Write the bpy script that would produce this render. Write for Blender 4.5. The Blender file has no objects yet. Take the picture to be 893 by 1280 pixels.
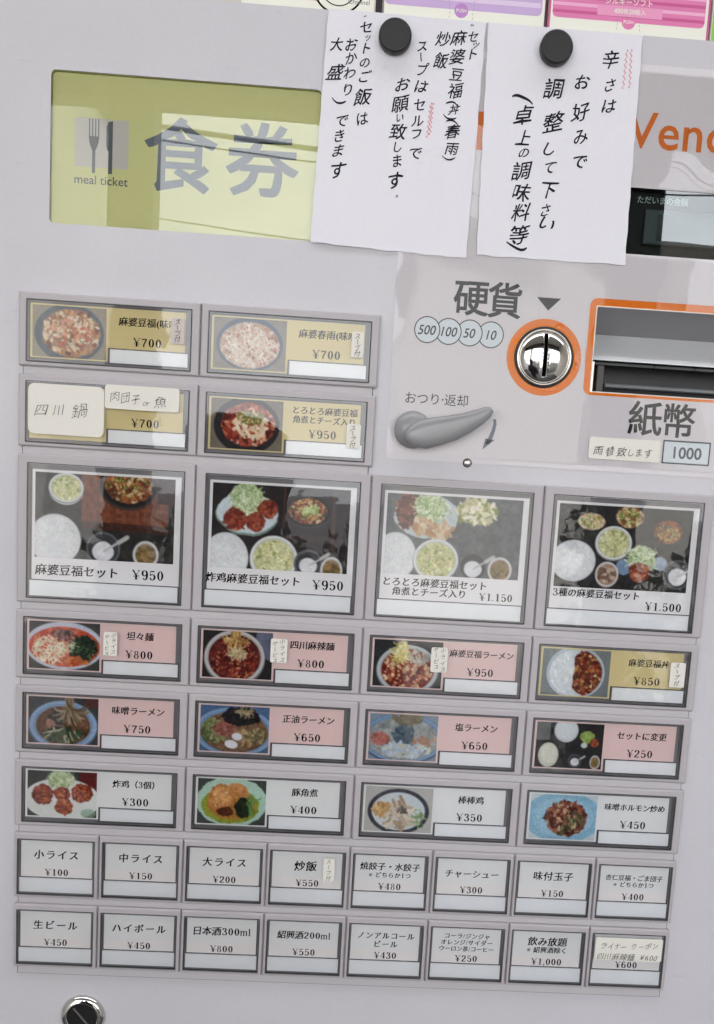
import bpy, bmesh, math, random
import numpy as np
from mathutils import Matrix, Vector

R = math.radians
random.seed(7)
scene = bpy.context.scene
COL = scene.collection
PI = math.pi

# ------------------------------------------------------------------ camera
# The front of the ticket machine is a plane measured in millimetres: X to the right, Y up, Z out of it
# (Z = 0 is the face of the button housings, the painted front panel lies at Z = -4).
H0 = 1350.0                                   # height of the Y = 0 line above the floor, mm


def W(x, y, z):
    return Vector((x / 1000.0, -z / 1000.0, (y + H0) / 1000.0))


RC = np.array([[0.9974471434167277, 0.06042959415930308, 0.038045502224985685],
               [-0.0542843618682771, 0.9878206146626825, -0.14582057915120347],
               [-0.04639400981121821, 0.14338304431549911, 0.9885792322603456]])
CC = np.array([-15.258667, 94.014434, 719.809326])
FPX, PX, PY = 1300.0, 446.5 + 41.40653, 640 + 136.74250
PZ = -4.0                                      # panel level


def at(u, v, Z=PZ):
    """measured point of the photograph (893 x 1280) -> millimetres on the machine front"""
    d = RC.T @ np.array([(u - PX) / FPX, -(v - PY) / FPX, -1.0])
    t = (Z - CC[2]) / d[2]
    q = CC + t * d
    return float(q[0]), float(q[1])


cam_data = bpy.data.cameras.new("camera")
cam = bpy.data.objects.new("camera", cam_data)
COL.objects.link(cam)
# panel axes -> world axes
A3 = np.array([[1, 0, 0], [0, 0, -1], [0, 1, 0]], float)
M = A3 @ RC.T
m4 = Matrix([[M[0][0], M[0][1], M[0][2], 0], [M[1][0], M[1][1], M[1][2], 0], [M[2][0], M[2][1], M[2][2], 0], [0, 0, 0, 1]])
cam.matrix_world = Matrix.Translation(W(*CC)) @ m4
cam_data.sensor_fit = 'HORIZONTAL'
cam_data.sensor_width = 36.0
cam_data.lens = FPX / 893.0 * 36.0
cam_data.shift_x = -(PX - 446.5) / 893.0
cam_data.shift_y = (PY - 640.0) / 893.0
cam_data.clip_start = 0.02
cam_data.clip_end = 500.0
scene.camera = cam

# ------------------------------------------------------------------ daylight
SUN_EL, SUN_AZ = R(48), R(12)                  # the sun stands behind the machine's wall
world = bpy.data.worlds.new("World")
scene.world = world
world.use_nodes = True
nt = world.node_tree
bg = nt.nodes["Background"]
sky = nt.nodes.new("ShaderNodeTexSky")
sky.sky_type = 'NISHITA'
sky.sun_disc = False
sky.sun_elevation = SUN_EL
sky.sun_rotation = SUN_AZ
sky.dust_density = 3.0
sky.air_density = 1.0
# bright broken cloud over the blue
tcw = nt.nodes.new("ShaderNodeTexCoord")
mpw = nt.nodes.new("ShaderNodeMapping")
mpw.inputs["Scale"].default_value = (1, 1, 2.6)
cn = nt.nodes.new("ShaderNodeTexNoise")
cn.inputs["Scale"].default_value = 2.2
cn.inputs["Detail"].default_value = 7
cr = nt.nodes.new("ShaderNodeMapRange")
cr.inputs[1].default_value = 0.30
cr.inputs[2].default_value = 0.62
cr.inputs[3].default_value = 0.55
cr.inputs[4].default_value = 1.0
cm = nt.nodes.new("ShaderNodeMixRGB")
cm.inputs[2].default_value = (13.5, 13.6, 14.0, 1)
nt.links.new(tcw.outputs["Generated"], mpw.inputs[0])
nt.links.new(mpw.outputs[0], cn.inputs["Vector"])
nt.links.new(cn.outputs[0], cr.inputs[0])
nt.links.new(cr.outputs[0], cm.inputs[0])
nt.links.new(sky.outputs[0], cm.inputs[1])
nt.links.new(cm.outputs[0], bg.inputs[0])
bg.inputs[1].default_value = 0.15

sd = bpy.data.lights.new("sun", 'SUN')
sd.energy = 3.0
sd.angle = R(0.5)
sd.color = (1.0, 0.95, 0.88)
sun = bpy.data.objects.new("sun", sd)
COL.objects.link(sun)
dirv = Vector((math.sin(SUN_AZ) * math.cos(SUN_EL), math.cos(SUN_AZ) * math.cos(SUN_EL), math.sin(SUN_EL)))
sun.rotation_euler = dirv.to_track_quat('Z', 'Y').to_euler()
sun.location = (0, 3, 6)

vs = scene.view_settings
scene.display_settings.display_device = 'sRGB'
vs.view_transform = 'Standard'
vs.look = 'None'
vs.exposure = 1.53
vs.gamma = 1.0
vs.use_curve_mapping = False
scene.cycles.use_denoising = True
scene.cycles.max_bounces = 8
scene.cycles.transparent_max_bounces = 12


# ------------------------------------------------------------------ materials
def s2l(c):
    return tuple(((x / 255.0) / 12.92 if x / 255.0 <= 0.04045 else ((x / 255.0 + 0.055) / 1.055) ** 2.4) for x in c)


MATS = {}


def mat(name, col=(0.5, 0.5, 0.5), rough=0.5, metal=0.0, grain=0.0, gscale=900.0, bump=0.0, bscale=600.0,
        blotch=0.0, coat=0.0, ior=1.45, spec=0.5, srgb=True):
    if name in MATS:
        return MATS[name]
    m = bpy.data.materials.new(name)
    m.use_nodes = True
    n = m.node_tree.nodes
    l = m.node_tree.links
    b = n["Principled BSDF"]
    c = s2l(col) if srgb else col
    b.inputs["Base Color"].default_value = (*c, 1)
    b.inputs["Roughness"].default_value = rough
    b.inputs["Metallic"].default_value = metal
    b.inputs["IOR"].default_value = ior
    b.inputs["Specular IOR Level"].default_value = spec
    b.inputs["Coat Weight"].default_value = coat
    tc = n.new("ShaderNodeTexCoord")
    src = None
    if grain or blotch:
        mixv = None
        if grain:
            t = n.new("ShaderNodeTexNoise")
            t.inputs["Scale"].default_value = gscale
            t.inputs["Detail"].default_value = 2
            l.new(tc.outputs["Object"], t.inputs["Vector"])
            r = n.new("ShaderNodeMapRange")
            r.inputs[3].default_value = 1 - grain
            r.inputs[4].default_value = 1 + grain
            l.new(t.outputs[0], r.inputs[0])
            mixv = r.outputs[0]
        if blotch:
            t2 = n.new("ShaderNodeTexNoise")
            t2.inputs["Scale"].default_value = 9
            t2.inputs["Detail"].default_value = 5
            l.new(tc.outputs["Object"], t2.inputs["Vector"])
            r2 = n.new("ShaderNodeMapRange")
            r2.inputs[1].default_value = 0.3
            r2.inputs[2].default_value = 0.7
            r2.inputs[3].default_value = 1 - blotch
            r2.inputs[4].default_value = 1 + blotch
            l.new(t2.outputs[0], r2.inputs[0])
            if mixv is not None:
                mu = n.new("ShaderNodeMath")
                mu.operation = 'MULTIPLY'
                l.new(mixv, mu.inputs[0])
                l.new(r2.outputs[0], mu.inputs[1])
                mixv = mu.outputs[0]
            else:
                mixv = r2.outputs[0]
        vm = n.new("ShaderNodeVectorMath")
        vm.operation = 'SCALE'
        vm.inputs[0].default_value = c
        l.new(mixv, vm.inputs["Scale"])
        l.new(vm.outputs[0], b.inputs["Base Color"])
    if bump:
        t3 = n.new("ShaderNodeTexNoise")
        t3.inputs["Scale"].default_value = bscale
        t3.inputs["Detail"].default_value = 3
        l.new(tc.outputs["Object"], t3.inputs["Vector"])
        bp = n.new("ShaderNodeBump")
        bp.inputs["Strength"].default_value = bump
        bp.inputs["Distance"].default_value = 0.0005
        l.new(t3.outputs[0], bp.inputs["Height"])
        l.new(bp.outputs[0], b.inputs["Normal"])
    MATS[name] = m
    return m


def clear(name, ior=1.5, rough=0.02, tint=(1, 1, 1), wave=0.0, wscale=20.0, dist=0.001):
    """clear sheet: light passes straight through, the surface mirrors by Fresnel"""
    if name in MATS:
        return MATS[name]
    m = bpy.data.materials.new(name)
    m.use_nodes = True
    n = m.node_tree.nodes
    l = m.node_tree.links
    n.remove(n["Principled BSDF"])
    out = n["Material Output"]
    tr = n.new("ShaderNodeBsdfTransparent")
    tr.inputs[0].default_value = (*tint, 1)
    gl = n.new("ShaderNodeBsdfGlossy")
    gl.inputs["Roughness"].default_value = rough
    fr = n.new("ShaderNodeFresnel")
    fr.inputs[0].default_value = ior
    mx = n.new("ShaderNodeMixShader")
    l.new(fr.outputs[0], mx.inputs[0])
    l.new(tr.outputs[0], mx.inputs[1])
    l.new(gl.outputs[0], mx.inputs[2])
    l.new(mx.outputs[0], out.inputs[0])
    if wave:
        tc = n.new("ShaderNodeTexCoord")
        t3 = n.new("ShaderNodeTexNoise")
        t3.inputs["Scale"].default_value = wscale
        t3.inputs["Detail"].default_value = 1.5
        t3.inputs["Distortion"].default_value = 0.6
        l.new(tc.outputs["Object"], t3.inputs["Vector"])
        bp = n.new("ShaderNodeBump")
        bp.inputs["Strength"].default_value = wave
        bp.inputs["Distance"].default_value = dist
        l.new(t3.outputs[0], bp.inputs["Height"])
        l.new(bp.outputs[0], gl.inputs["Normal"])
    MATS[name] = m
    return m


def photo_mat():
    if "printed_photo" in MATS:
        return MATS["printed_photo"]
    m = bpy.data.materials.new("printed_photo")
    m.use_nodes = True
    n = m.node_tree.nodes
    b = n["Principled BSDF"]
    a = n.new("ShaderNodeVertexColor")
    a.layer_name = "Col"
    m.node_tree.links.new(a.outputs[0], b.inputs["Base Color"])
    b.inputs["Roughness"].default_value = 0.5
    b.inputs["Specular IOR Level"].default_value = 0.12
    MATS["printed_photo"] = m
    return m


m_panel = mat("panel_paint", (196, 194, 200), 0.5, grain=0.05, gscale=700, bump=0.10, bscale=900, blotch=0.022)
def scuffs(m, amount, rmin=.42, rmax=.62):
    """thin scratches and rubbed patches: slightly darker paint and uneven gloss"""
    n = m.node_tree.nodes
    l = m.node_tree.links
    b = n["Principled BSDF"]
    tc = n.new("ShaderNodeTexCoord")
    mp = n.new("ShaderNodeMapping")
    mp.inputs["Scale"].default_value = (6, 6, 60)
    mp.inputs["Rotation"].default_value = (0, .6, 0)
    t = n.new("ShaderNodeTexNoise")
    t.inputs["Scale"].default_value = 5
    t.inputs["Detail"].default_value = 8
    l.new(tc.outputs["Object"], mp.inputs[0])
    l.new(mp.outputs[0], t.inputs["Vector"])
    rr = n.new("ShaderNodeMapRange")
    rr.inputs[1].default_value = .66
    rr.inputs[2].default_value = .74
    l.new(t.outputs[0], rr.inputs[0])
    src = b.inputs["Base Color"].links[0].from_socket
    mx = n.new("ShaderNodeMixRGB")
    mx.blend_type = 'MULTIPLY'
    mx.inputs[2].default_value = (1 - amount, 1 - amount, 1 - amount * .9, 1)
    l.new(rr.outputs[0], mx.inputs[0])
    l.new(src, mx.inputs[1])
    l.new(mx.outputs[0], b.inputs["Base Color"])
    t2 = n.new("ShaderNodeTexNoise")
    t2.inputs["Scale"].default_value = 14
    t2.inputs["Detail"].default_value = 6
    l.new(tc.outputs["Object"], t2.inputs["Vector"])
    r2 = n.new("ShaderNodeMapRange")
    r2.inputs[1].default_value = .35
    r2.inputs[2].default_value = .65
    r2.inputs[3].default_value = rmin
    r2.inputs[4].default_value = rmax
    l.new(t2.outputs[0], r2.inputs[0])
    l.new(r2.outputs[0], b.inputs["Roughness"])


scuffs(m_panel, .10)
m_house = mat("housing_plastic", (174, 169, 173), 0.5, grain=0.05, gscale=900, bump=0.12, bscale=1400)
m_plate = mat("bank_plate_paint", (193, 190, 194), 0.45, grain=0.03)
m_seam = mat("dark_seam", (52, 48, 52), 0.7)
m_well = mat("button_well_plastic", (112, 110, 114), 0.45, grain=0.08, gscale=300)
m_trim = mat("button_trim_dark", (76, 74, 78), 0.3, grain=0.15, gscale=400)
m_trim2 = mat("button_trim_mid", (120, 119, 122), 0.35)
m_cover = clear("clear_acrylic_cover", 1.62, 0.015, (0.99, 0.995, 0.995), wave=0.12, wscale=35)
m_strip = mat("white_acrylic_strip", (233, 235, 239), 0.3, grain=0.02, gscale=200)
m_khaki = mat("khaki_card", (216, 200, 148), 0.6, grain=0.03)
m_pink = mat("pink_card", (230, 203, 201), 0.6, grain=0.03)
m_grey = mat("grey_white_card", (231, 231, 232), 0.6, grain=0.03)
m_white = mat("white_card", (234, 232, 235), 0.6, grain=0.03)
m_band = mat("price_band_paper", (236, 231, 231), 0.6, grain=0.02)
m_ink = mat("black_ink", (12, 11, 14), 0.6, spec=0.1)
m_marker = mat("felt_marker_ink", (30, 28, 42), 0.6, spec=0.15)
m_pen = mat("ballpoint_ink", (52, 50, 54), 0.6)
m_redpen = mat("red_pen_ink", (214, 120, 130), 0.6)
m_paper = mat("note_paper", (221, 220, 227), 0.75, grain=0.03, gscale=400, bump=0.15, bscale=250)
m_cream = mat("cream_sticker_paper", (220, 217, 209), 0.7, grain=0.03, gscale=500)
m_black = mat("black_plastic", (30, 31, 32), 0.45, grain=0.2, gscale=900, bump=0.1)
m_void = mat("dark_interior", (8, 8, 9), 0.6)
m_chrome = mat("chrome", (205, 203, 200), 0.07, metal=1.0)
m_steel = mat("brushed_steel", (190, 188, 185), 0.3, metal=1.0)
m_orange = mat("orange_print", (222, 124, 26), 0.45, spec=0.15, grain=0.03)
m_logo = mat("orange_logo_print", (208, 116, 50), 0.5, spec=0.15)
m_slate = mat("slate_print", (48, 53, 62), 0.5, spec=0.12)
m_lever = mat("grey_lever_plastic", (138, 138, 141), 0.22, grain=0.03)
m_yellow = mat("yellow_window_print", (208, 206, 149), 0.5, grain=0.03, gscale=300)
m_winglass = clear("window_acrylic", 1.5, 0.01, (0.98, 0.99, 0.97), wave=0.06, wscale=6)
m_film = clear("clear_film", 1.46, 0.012, (0.985, 0.985, 0.98), wave=0.42, wscale=5.5, dist=0.004)
m_display = clear("display_acrylic", 1.75, 0.01, (0.8, 0.85, 0.85), wave=0.1, wscale=8)


# ------------------------------------------------------------------ mesh helpers
ORG = {}


def link(name, data, parent=None, origin=(0, 0, 0), label=None, cat=None, group=None, kind=None):
    o = bpy.data.objects.new(name, data)
    COL.objects.link(o)
    w = W(*origin)
    if parent is not None:
        o.parent = parent
        o.location = w - W(*ORG[parent.name])
    else:
        o.location = w
    ORG[o.name] = origin
    if label:
        o['label'] = label
    if cat:
        o['category'] = cat
    if group:
        o['group'] = group
    if kind:
        o['kind'] = kind
    return o


def empty(name, origin, parent=None, label=None, cat=None, group=None):
    o = link(name, None, parent, origin, label, cat, group)
    o.empty_display_size = 0.02
    return o


class MB:
    def __init__(self):
        self.v = []
        self.f = []
        self.mi = []
        self.sm = []

    def add(self, vs, fs, mi=0, smooth=False):
        b = len(self.v)
        self.v += [tuple(p) for p in vs]
        for f in fs:
            self.f.append(tuple(i + b for i in f))
            self.mi.append(mi)
            self.sm.append(smooth)
        return self

    def rings(self, rs, mi=0, smooth=False, cap0=True, cap1=True, closed=True):
        n = len(rs[0])
        vs = [p for r in rs for p in r]
        fs = []
        for k in range(len(rs) - 1):
            for i in range(n if closed else n - 1):
                j = (i + 1) % n
                fs.append((k * n + i, k * n + j, (k + 1) * n + j, (k + 1) * n + i))
        self.add(vs, fs, mi, smooth)
        b = len(self.v) - len(vs)
        if cap0:
            self.f.append(tuple(b + i for i in reversed(range(n))))
            self.mi.append(mi)
            self.sm.append(False)
        if cap1:
            q = b + (len(rs) - 1) * n
            self.f.append(tuple(q + i for i in range(n)))
            self.mi.append(mi)
            self.sm.append(False)
        return self

    def box(self, x0, x1, y0, y1, z0, z1, mi=0, bev=0.0):
        rs = [rrect(x0, x1, y0, y1, z0, 0.0, 0)]
        if bev:
            rs.append(rrect(x0, x1, y0, y1, z1 - bev, 0, 0))
            rs.append(rrect(x0 + bev, x1 - bev, y0 + bev, y1 - bev, z1, 0, 0))
        else:
            rs.append(rrect(x0, x1, y0, y1, z1, 0, 0))
        return self.rings(rs, mi)

    def lathe(self, cx, cy, prof, n=48, mi=0, smooth=True, cap0=False, cap1=True):
        rs = [[(cx + r * math.cos(2 * PI * i / n), cy + r * math.sin(2 * PI * i / n), z) for i in range(n)] for r, z in prof]
        return self.rings(rs, mi, smooth, cap0, cap1)

    def build(self, name, mats, parent=None, origin=None, **kw):
        if not isinstance(mats, (list, tuple)):
            mats = [mats]
        if origin is None:
            a = np.array(self.v)
            origin = tuple((a.min(0) + a.max(0)) / 2)
        me = bpy.data.meshes.new(name)
        w0 = W(*origin)
        me.from_pydata([W(*p) - w0 for p in self.v], [], self.f)
        for m in mats:
            me.materials.append(m)
        me.polygons.foreach_set("material_index", self.mi)
        me.polygons.foreach_set("use_smooth", self.sm)
        me.validate()
        me.update()
        return link(name, me, parent, origin, **kw)


def rrect(x0, x1, y0, y1, z, r=0.0, seg=4):
    """counter-clockwise seen from the front"""
    if seg == 0:
        return [(x0, y0, z), (x1, y0, z), (x1, y1, z), (x0, y1, z)]
    pts = []
    for cx, cy, a0 in ((x0 + r, y0 + r, PI), (x1 - r, y0 + r, 1.5 * PI), (x1 - r, y1 - r, 0), (x0 + r, y1 - r, PI / 2)):
        for k in range(seg + 1):
            a = a0 + k * PI / 2 / seg
            pts.append((cx + r * math.cos(a), cy + r * math.sin(a), z))
    return pts


def circ(cx, cy, r, z, n=48):
    return [(cx + r * math.cos(2 * PI * i / n), cy + r * math.sin(2 * PI * i / n), z) for i in range(n)]


def filled(outer, holes, name, m, parent=None, origin=None, depth=0.0, **kw):
    """flat plate with holes; outer and holes are lists of (x, y, z)"""
    bm = bmesh.new()
    edges = []
    for loop in [outer] + holes:
        vv = [bm.verts.new(p) for p in loop]
        for i in range(len(vv)):
            edges.append(bm.edges.new((vv[i], vv[(i + 1) % len(vv)])))
    bmesh.ops.triangle_fill(bm, use_beauty=True, use_dissolve=False, edges=edges)
    bm.normal_update()
    for f in bm.faces:
        if f.normal.z < 0:
            f.normal_flip()
    bm.verts.index_update()
    mb = MB()
    mb.add([tuple(v.co) for v in bm.verts], [[v.index for v in f.verts] for f in bm.faces])
    bm.free()
    if depth:
        for loop in [outer] + holes:
            mb.rings([[(x, y, z - depth) for x, y, z in loop], loop], cap0=False, cap1=False)
    return mb.build(name, m, parent, origin, **kw)


def extract(o):
    """apply modifiers, keep one plain mesh"""
    dg = bpy.context.evaluated_depsgraph_get()
    me = bpy.data.meshes.new_from_object(o.evaluated_get(dg))
    o.modifiers.clear()
    o.data = me


# ------------------------------------------------------------------ lettering
GL = {}


def _raw(body, off=0.0):
    c = bpy.data.curves.new('glyph', 'FONT')
    c.body = body
    c.size = 1.0
    c.resolution_u = 3
    c.offset = off
    o = bpy.data.objects.new('glyph', c)
    COL.objects.link(o)
    dg = bpy.context.evaluated_depsgraph_get()
    dg.update()
    ev = o.evaluated_get(dg)
    me = bpy.data.meshes.new_from_object(ev)
    v = np.array([tuple(p.co)[:2] for p in me.vertices], float).reshape(-1, 2)
    f = [tuple(p.vertices) for p in me.polygons]
    bpy.data.meshes.remove(me)
    bpy.data.objects.remove(o)
    bpy.data.curves.remove(c)
    return v, f


def _w(body):
    v, f = _raw(body)
    return (v[:, 0].max() - v[:, 0].min()) if len(v) else 0.0


_bar = _w("HH")
_em = (_w("H国H") - _bar)


def glyph(ch):
    """vertices (em units, centre of the em square at 0,0 for CJK; baseline-left for latin), faces, advance, normals"""
    if ch in GL:
        return GL[ch]
    v, f = _raw(ch)
    adv = (_w("H" + ch + "H") - _bar) / _em
    if len(v) == 0:
        GL[ch] = (np.zeros((0, 2)), [], adv, np.zeros((0, 2)))
        return GL[ch]
    v = v / _em
    # outward normals from boundary edges; duplicate points are welded
    key = {}
    idx = []
    for p in v:
        k = (round(p[0], 4), round(p[1], 4))
        idx.append(key.setdefault(k, len(key)))
    vv = np.zeros((len(key), 2))
    for i, p in zip(idx, v):
        vv[i] = p
    ff = []
    for q in f:
        t = [idx[i] for i in q]
        if len(set(t)) >= 3:
            a = 0.0
            for i in range(len(t)):
                p, r = vv[t[i]], vv[t[(i + 1) % len(t)]]
                a += p[0] * r[1] - p[1] * r[0]
            if a < 0:
                t = t[::-1]
            ff.append(tuple(t))
    ec = {}
    for t in ff:
        for i in range(len(t)):
            a, b = t[i], t[(i + 1) % len(t)]
            ec[(a, b)] = ec.get((a, b), 0) + 1
    nrm = np.zeros_like(vv)
    for (a, b) in ec:
        if (b, a) not in ec:
            d = vv[b] - vv[a]
            ln = np.hypot(*d) + 1e-9
            nn = np.array([d[1], -d[0]]) / ln
            nrm[a] += nn
            nrm[b] += nn
    ln = np.hypot(nrm[:, 0], nrm[:, 1])[:, None]
    nrm = np.where(ln > 1e-6, nrm / np.maximum(ln, 1e-6), 0)
    GL[ch] = (vv, ff, adv, nrm)
    return GL[ch]


def nib(pts, thick=.14, thin=.054, w=None):
    """smooth stroke whose width follows its direction like a broad nib; returns quads as points, faces"""
    P = [np.array(p, float) for p in pts]
    if len(P) > 2:
        Q = []
        E_ = [2 * P[0] - P[1]] + P + [2 * P[-1] - P[-2]]
        for i in range(1, len(E_) - 2):
            for k in range(5):
                t = k / 5
                a, b, c, d = E_[i - 1], E_[i], E_[i + 1], E_[i + 2]
                Q.append(.5 * (2 * b + (c - a) * t + (2 * a - 5 * b + 4 * c - d) * t * t + (3 * b - a - 3 * c + d) * t ** 3))
        Q.append(P[-1])
        P = Q
    L_, R_ = [], []
    for i in range(len(P)):
        d = P[min(i + 1, len(P) - 1)] - P[max(i - 1, 0)]
        d = d / (np.hypot(*d) + 1e-9)
        ww = (w if w else thin + (thick - thin) * abs(d[1]) ** 1.6) / 2
        n_ = np.array([-d[1], d[0]])
        L_.append(P[i] + n_ * ww)
        R_.append(P[i] - n_ * ww)
    n_ = len(P)
    return L_ + R_, [(i, n_ + i, n_ + i + 1, i + 1) for i in range(n_ - 1)]


def oval(cx, cy, rx, ry, thick=.145, thin=.052):
    n_ = 24
    a = [(cx + rx * math.cos(2 * PI * i / n_), cy + ry * math.sin(2 * PI * i / n_)) for i in range(n_)]
    b = [(cx + (rx - thick) * math.cos(2 * PI * i / n_), cy + (ry - thin) * math.sin(2 * PI * i / n_)) for i in range(n_)]
    return a + b, [(i, (i + 1) % n_, n_ + (i + 1) % n_, n_ + i) for i in range(n_)]


def dot(cx, cy, r_=.055):
    return [(cx + r_ * math.cos(2 * PI * i / 12), cy + r_ * math.sin(2 * PI * i / 12)) for i in range(12)], [tuple(range(12))]


SIX = [(.36, .66), (.25, .695), (.15, .60), (.105, .42), (.11, .22), (.17, .06), (.28, .02), (.39, .07), (.435, .21), (.39, .36), (.28, .41), (.17, .36), (.13, .28)]
FIG = {
    '0': [oval(.28, .355, .22, .36)],
    '1': [nib([(.29, .70), (.29, 0)]), nib([(.29, .69), (.13, .62)], w=.04), nib([(.13, .016), (.45, .016)], w=.032)],
    '2': [nib([(.11, .55), (.17, .655), (.28, .69), (.40, .63), (.42, .50), (.34, .34), (.18, .17), (.09, .04)]), dot(.145, .535, .06), nib([(.09, .045), (.45, .045)], w=.085), nib([(.44, .03), (.475, .19)], w=.035)],
    '3': [nib([(.13, .58), (.19, .67), (.30, .69), (.39, .62), (.39, .49), (.31, .40), (.22, .375)]), nib([(.22, .375), (.34, .345), (.44, .25), (.43, .11), (.33, .025), (.20, .02), (.11, .10)]), dot(.145, .565, .055), dot(.135, .135, .06)],
    '4': [nib([(.37, .71), (.37, 0)]), nib([(.36, .70), (.05, .20)], w=.036), nib([(.05, .195), (.51, .195)], w=.04), nib([(.24, .016), (.50, .016)], w=.032)],
    '5': [nib([(.13, .665), (.42, .665)], w=.085), nib([(.135, .69), (.12, .35)], w=.036), nib([(.12, .35), (.20, .425), (.32, .425), (.42, .34), (.44, .20), (.37, .06), (.25, .02), (.12, .09)]), dot(.14, .13, .06)],
    '6': [nib(SIX), dot(.365, .615, .052)],
    '7': [nib([(.10, .655), (.465, .655)], w=.095), nib([(.10, .69), (.085, .52)], w=.034), nib([(.46, .66), (.33, .40), (.25, .20), (.235, 0)], thick=.11)],
    '8': [oval(.28, .535, .165, .175, .09, .034), oval(.28, .19, .205, .205, .105, .034)],
    '9': [nib([(.56 - x, .71 - y) for x, y in SIX]), dot(.195, .095, .052)],
    '¥': [nib([(.08, .70), (.31, .34)], w=.10), nib([(.53, .70), (.31, .34)], w=.04), nib([(.31, .36), (.31, 0)]), nib([(.10, .33), (.52, .33)], w=.036), nib([(.10, .21), (.52, .21)], w=.036),
          nib([(.0, .70), (.2, .70)], w=.032), nib([(.42, .70), (.62, .70)], w=.032), nib([(.18, .016), (.44, .016)], w=.032)],
    '.': [dot(.10, .055, .058)],
    ',': [dot(.10, .055, .058), nib([(.145, .05), (.13, -.04), (.06, -.12)], w=.035)],
    'm': [nib([(.10, .47), (.10, 0)], .1), nib([(.10, .34), (.17, .45), (.28, .47), (.34, .38), (.34, 0)], .1), nib([(.34, .34), (.41, .45), (.52, .47), (.58, .38), (.58, 0)], .1),
          nib([(.0, .016), (.20, .016)], w=.032), nib([(.24, .016), (.44, .016)], w=.032), nib([(.48, .016), (.68, .016)], w=.032), nib([(.0, .46), (.10, .46)], w=.032)],
    'l': [nib([(.13, .72), (.13, 0)], .1), nib([(.02, .016), (.25, .016)], w=.032), nib([(.03, .705), (.13, .705)], w=.032)],
}
FADV = {'.': .24, ',': .26, 'm': .72, 'l': .28, '¥': .64}


def is_cjk(ch):
    return ord(ch) > 0x2000


EXTRA = {'1': [(0.10, 0.0, 0.52, 0.035)], '4': [(0.28, 0.0, 0.62, 0.035)], 'm': [(0.0, 0, .24, .03), (.3, 0, .54, .03), (.6, 0, .86, .03)],
         'l': [(0.0, 0, .26, .03), (0.0, .70, .12, .73)], '¥': [(0.18, 0.0, 0.5, 0.035), (0.0, .70, .22, .733), (.45, .70, .67, .733)]}


def put(mb, ch, cx, cy, size, style='sans', rot=0.0, z=0.0, sx=1.0, rnd=None, centre=True):
    """one character; cx, cy is the centre of its em square (cjk) or the left end of its baseline (latin, centre=False)"""
    if style == 'serif' and ch in FIG:
        for q, (v_, f_) in enumerate(FIG[ch]):
            c, s = math.cos(rot), math.sin(rot)
            mb.add([(cx + size * (c * x * sx - s * y), cy + size * (s * x * sx + c * y), z + .004 * q) for x, y in v_], f_)
        return FADV.get(ch, .56)
    v, f, adv, nrm = glyph(ch)
    if len(v) == 0:
        return adv
    cj = is_cjk(ch)
    v = v.copy()
    if style == 'brush':
        ax, ay = ((.034, .010) if ch != '※' else (0, 0)) if cj else (.024, -.010)
        v += nrm * np.array([ax, ay])
        if cj:
            x = v[:, 0] - 0.5
            v[:, 1] += 0.07 * x + 0.05 * x * x
            v[:, 0] += 0.05 * (v[:, 1] - .38)
    elif style == 'serif':
        v += nrm * np.array([.026, -.016])
    elif style == 'bold':
        v += nrm * .012
    elif style == 'semi':
        v += nrm * .018
    elif style == 'heavy':
        v += nrm * .022
    elif style == 'light':
        v += nrm * -.010
    elif style in ('marker', 'pen', 'pencil'):
        v += nrm * (.014 if style == 'marker' else -.004 if style == 'pen' else -.016)
        rr = rnd or random
        a = [rr.uniform(-1, 1) for _ in range(8)]
        x, y = v[:, 0].copy(), v[:, 1].copy()
        v[:, 0] += .055 * a[0] * np.sin(5 * y + 3 * a[1]) + .02 * a[2] * np.sin(9 * y + 6 * a[3] + 4 * x)
        v[:, 1] += .055 * a[4] * np.sin(5 * x + 3 * a[5]) + .02 * a[6] * np.sin(9 * x + 6 * a[7] + 4 * y)
        v[:, 1] += .16 * (x - .5)
        v[:, 0] += .16 * (y - .4)
        v[:, 0] = .5 + (v[:, 0] - .5) * (1 + .1 * a[3])
        rot += .09 * a[5]
    if centre and cj:
        v[:, 0] -= 0.5
        v[:, 1] -= 0.38
    elif centre:
        v[:, 0] -= adv / 2
        v[:, 1] -= 0.36
    v[:, 0] *= sx
    c, s = math.cos(rot), math.sin(rot)
    vx = cx + size * (c * v[:, 0] - s * v[:, 1])
    vy = cy + size * (s * v[:, 0] + c * v[:, 1])
    mb.add([(float(a), float(b), z) for a, b in zip(vx, vy)], f)
    if style == 'serif' and ch in EXTRA and not centre:
        for x0, y0, x1, y1 in EXTRA[ch]:
            mb.add([(cx + size * x0 * sx, cy + size * y0, z + .01), (cx + size * x1 * sx, cy + size * y0, z + .01),
                    (cx + size * x1 * sx, cy + size * y1, z + .01), (cx + size * x0 * sx, cy + size * y1, z + .01)], [(0, 1, 2, 3)])
    return adv


def line(mb, text, cx, cy, size, pitch=None, style='brush', z=0.0, lstyle=None, sx=1.0, lsize=None, rot=0.0):
    """horizontal line centred on cx, cy; cjk characters step by pitch, latin ones by their advance"""
    pitch = pitch or size
    lsize = lsize or size
    sf = (lstyle or 'serif') == 'serif'
    adv = [pitch if is_cjk(c) else (FADV.get(c, .56) if sf and c in FIG else glyph(c)[2]) * lsize * sx for c in text]
    x = -sum(adv) / 2
    c, s = math.cos(rot), math.sin(rot)
    for ch, a in zip(text, adv):
        if is_cjk(ch):
            put(mb, ch, cx + c * (x + a / 2), cy + s * (x + a / 2), size * (1.0 if style == 'brush' else 1), style, z=z, rot=rot)
        elif ch != ' ':
            by = -lsize * .36
            put(mb, ch, cx + c * x - s * by, cy + s * x + c * by, lsize, lstyle or 'serif', z=z, sx=sx, centre=False, rot=rot)
        x += a
    return mb


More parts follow.
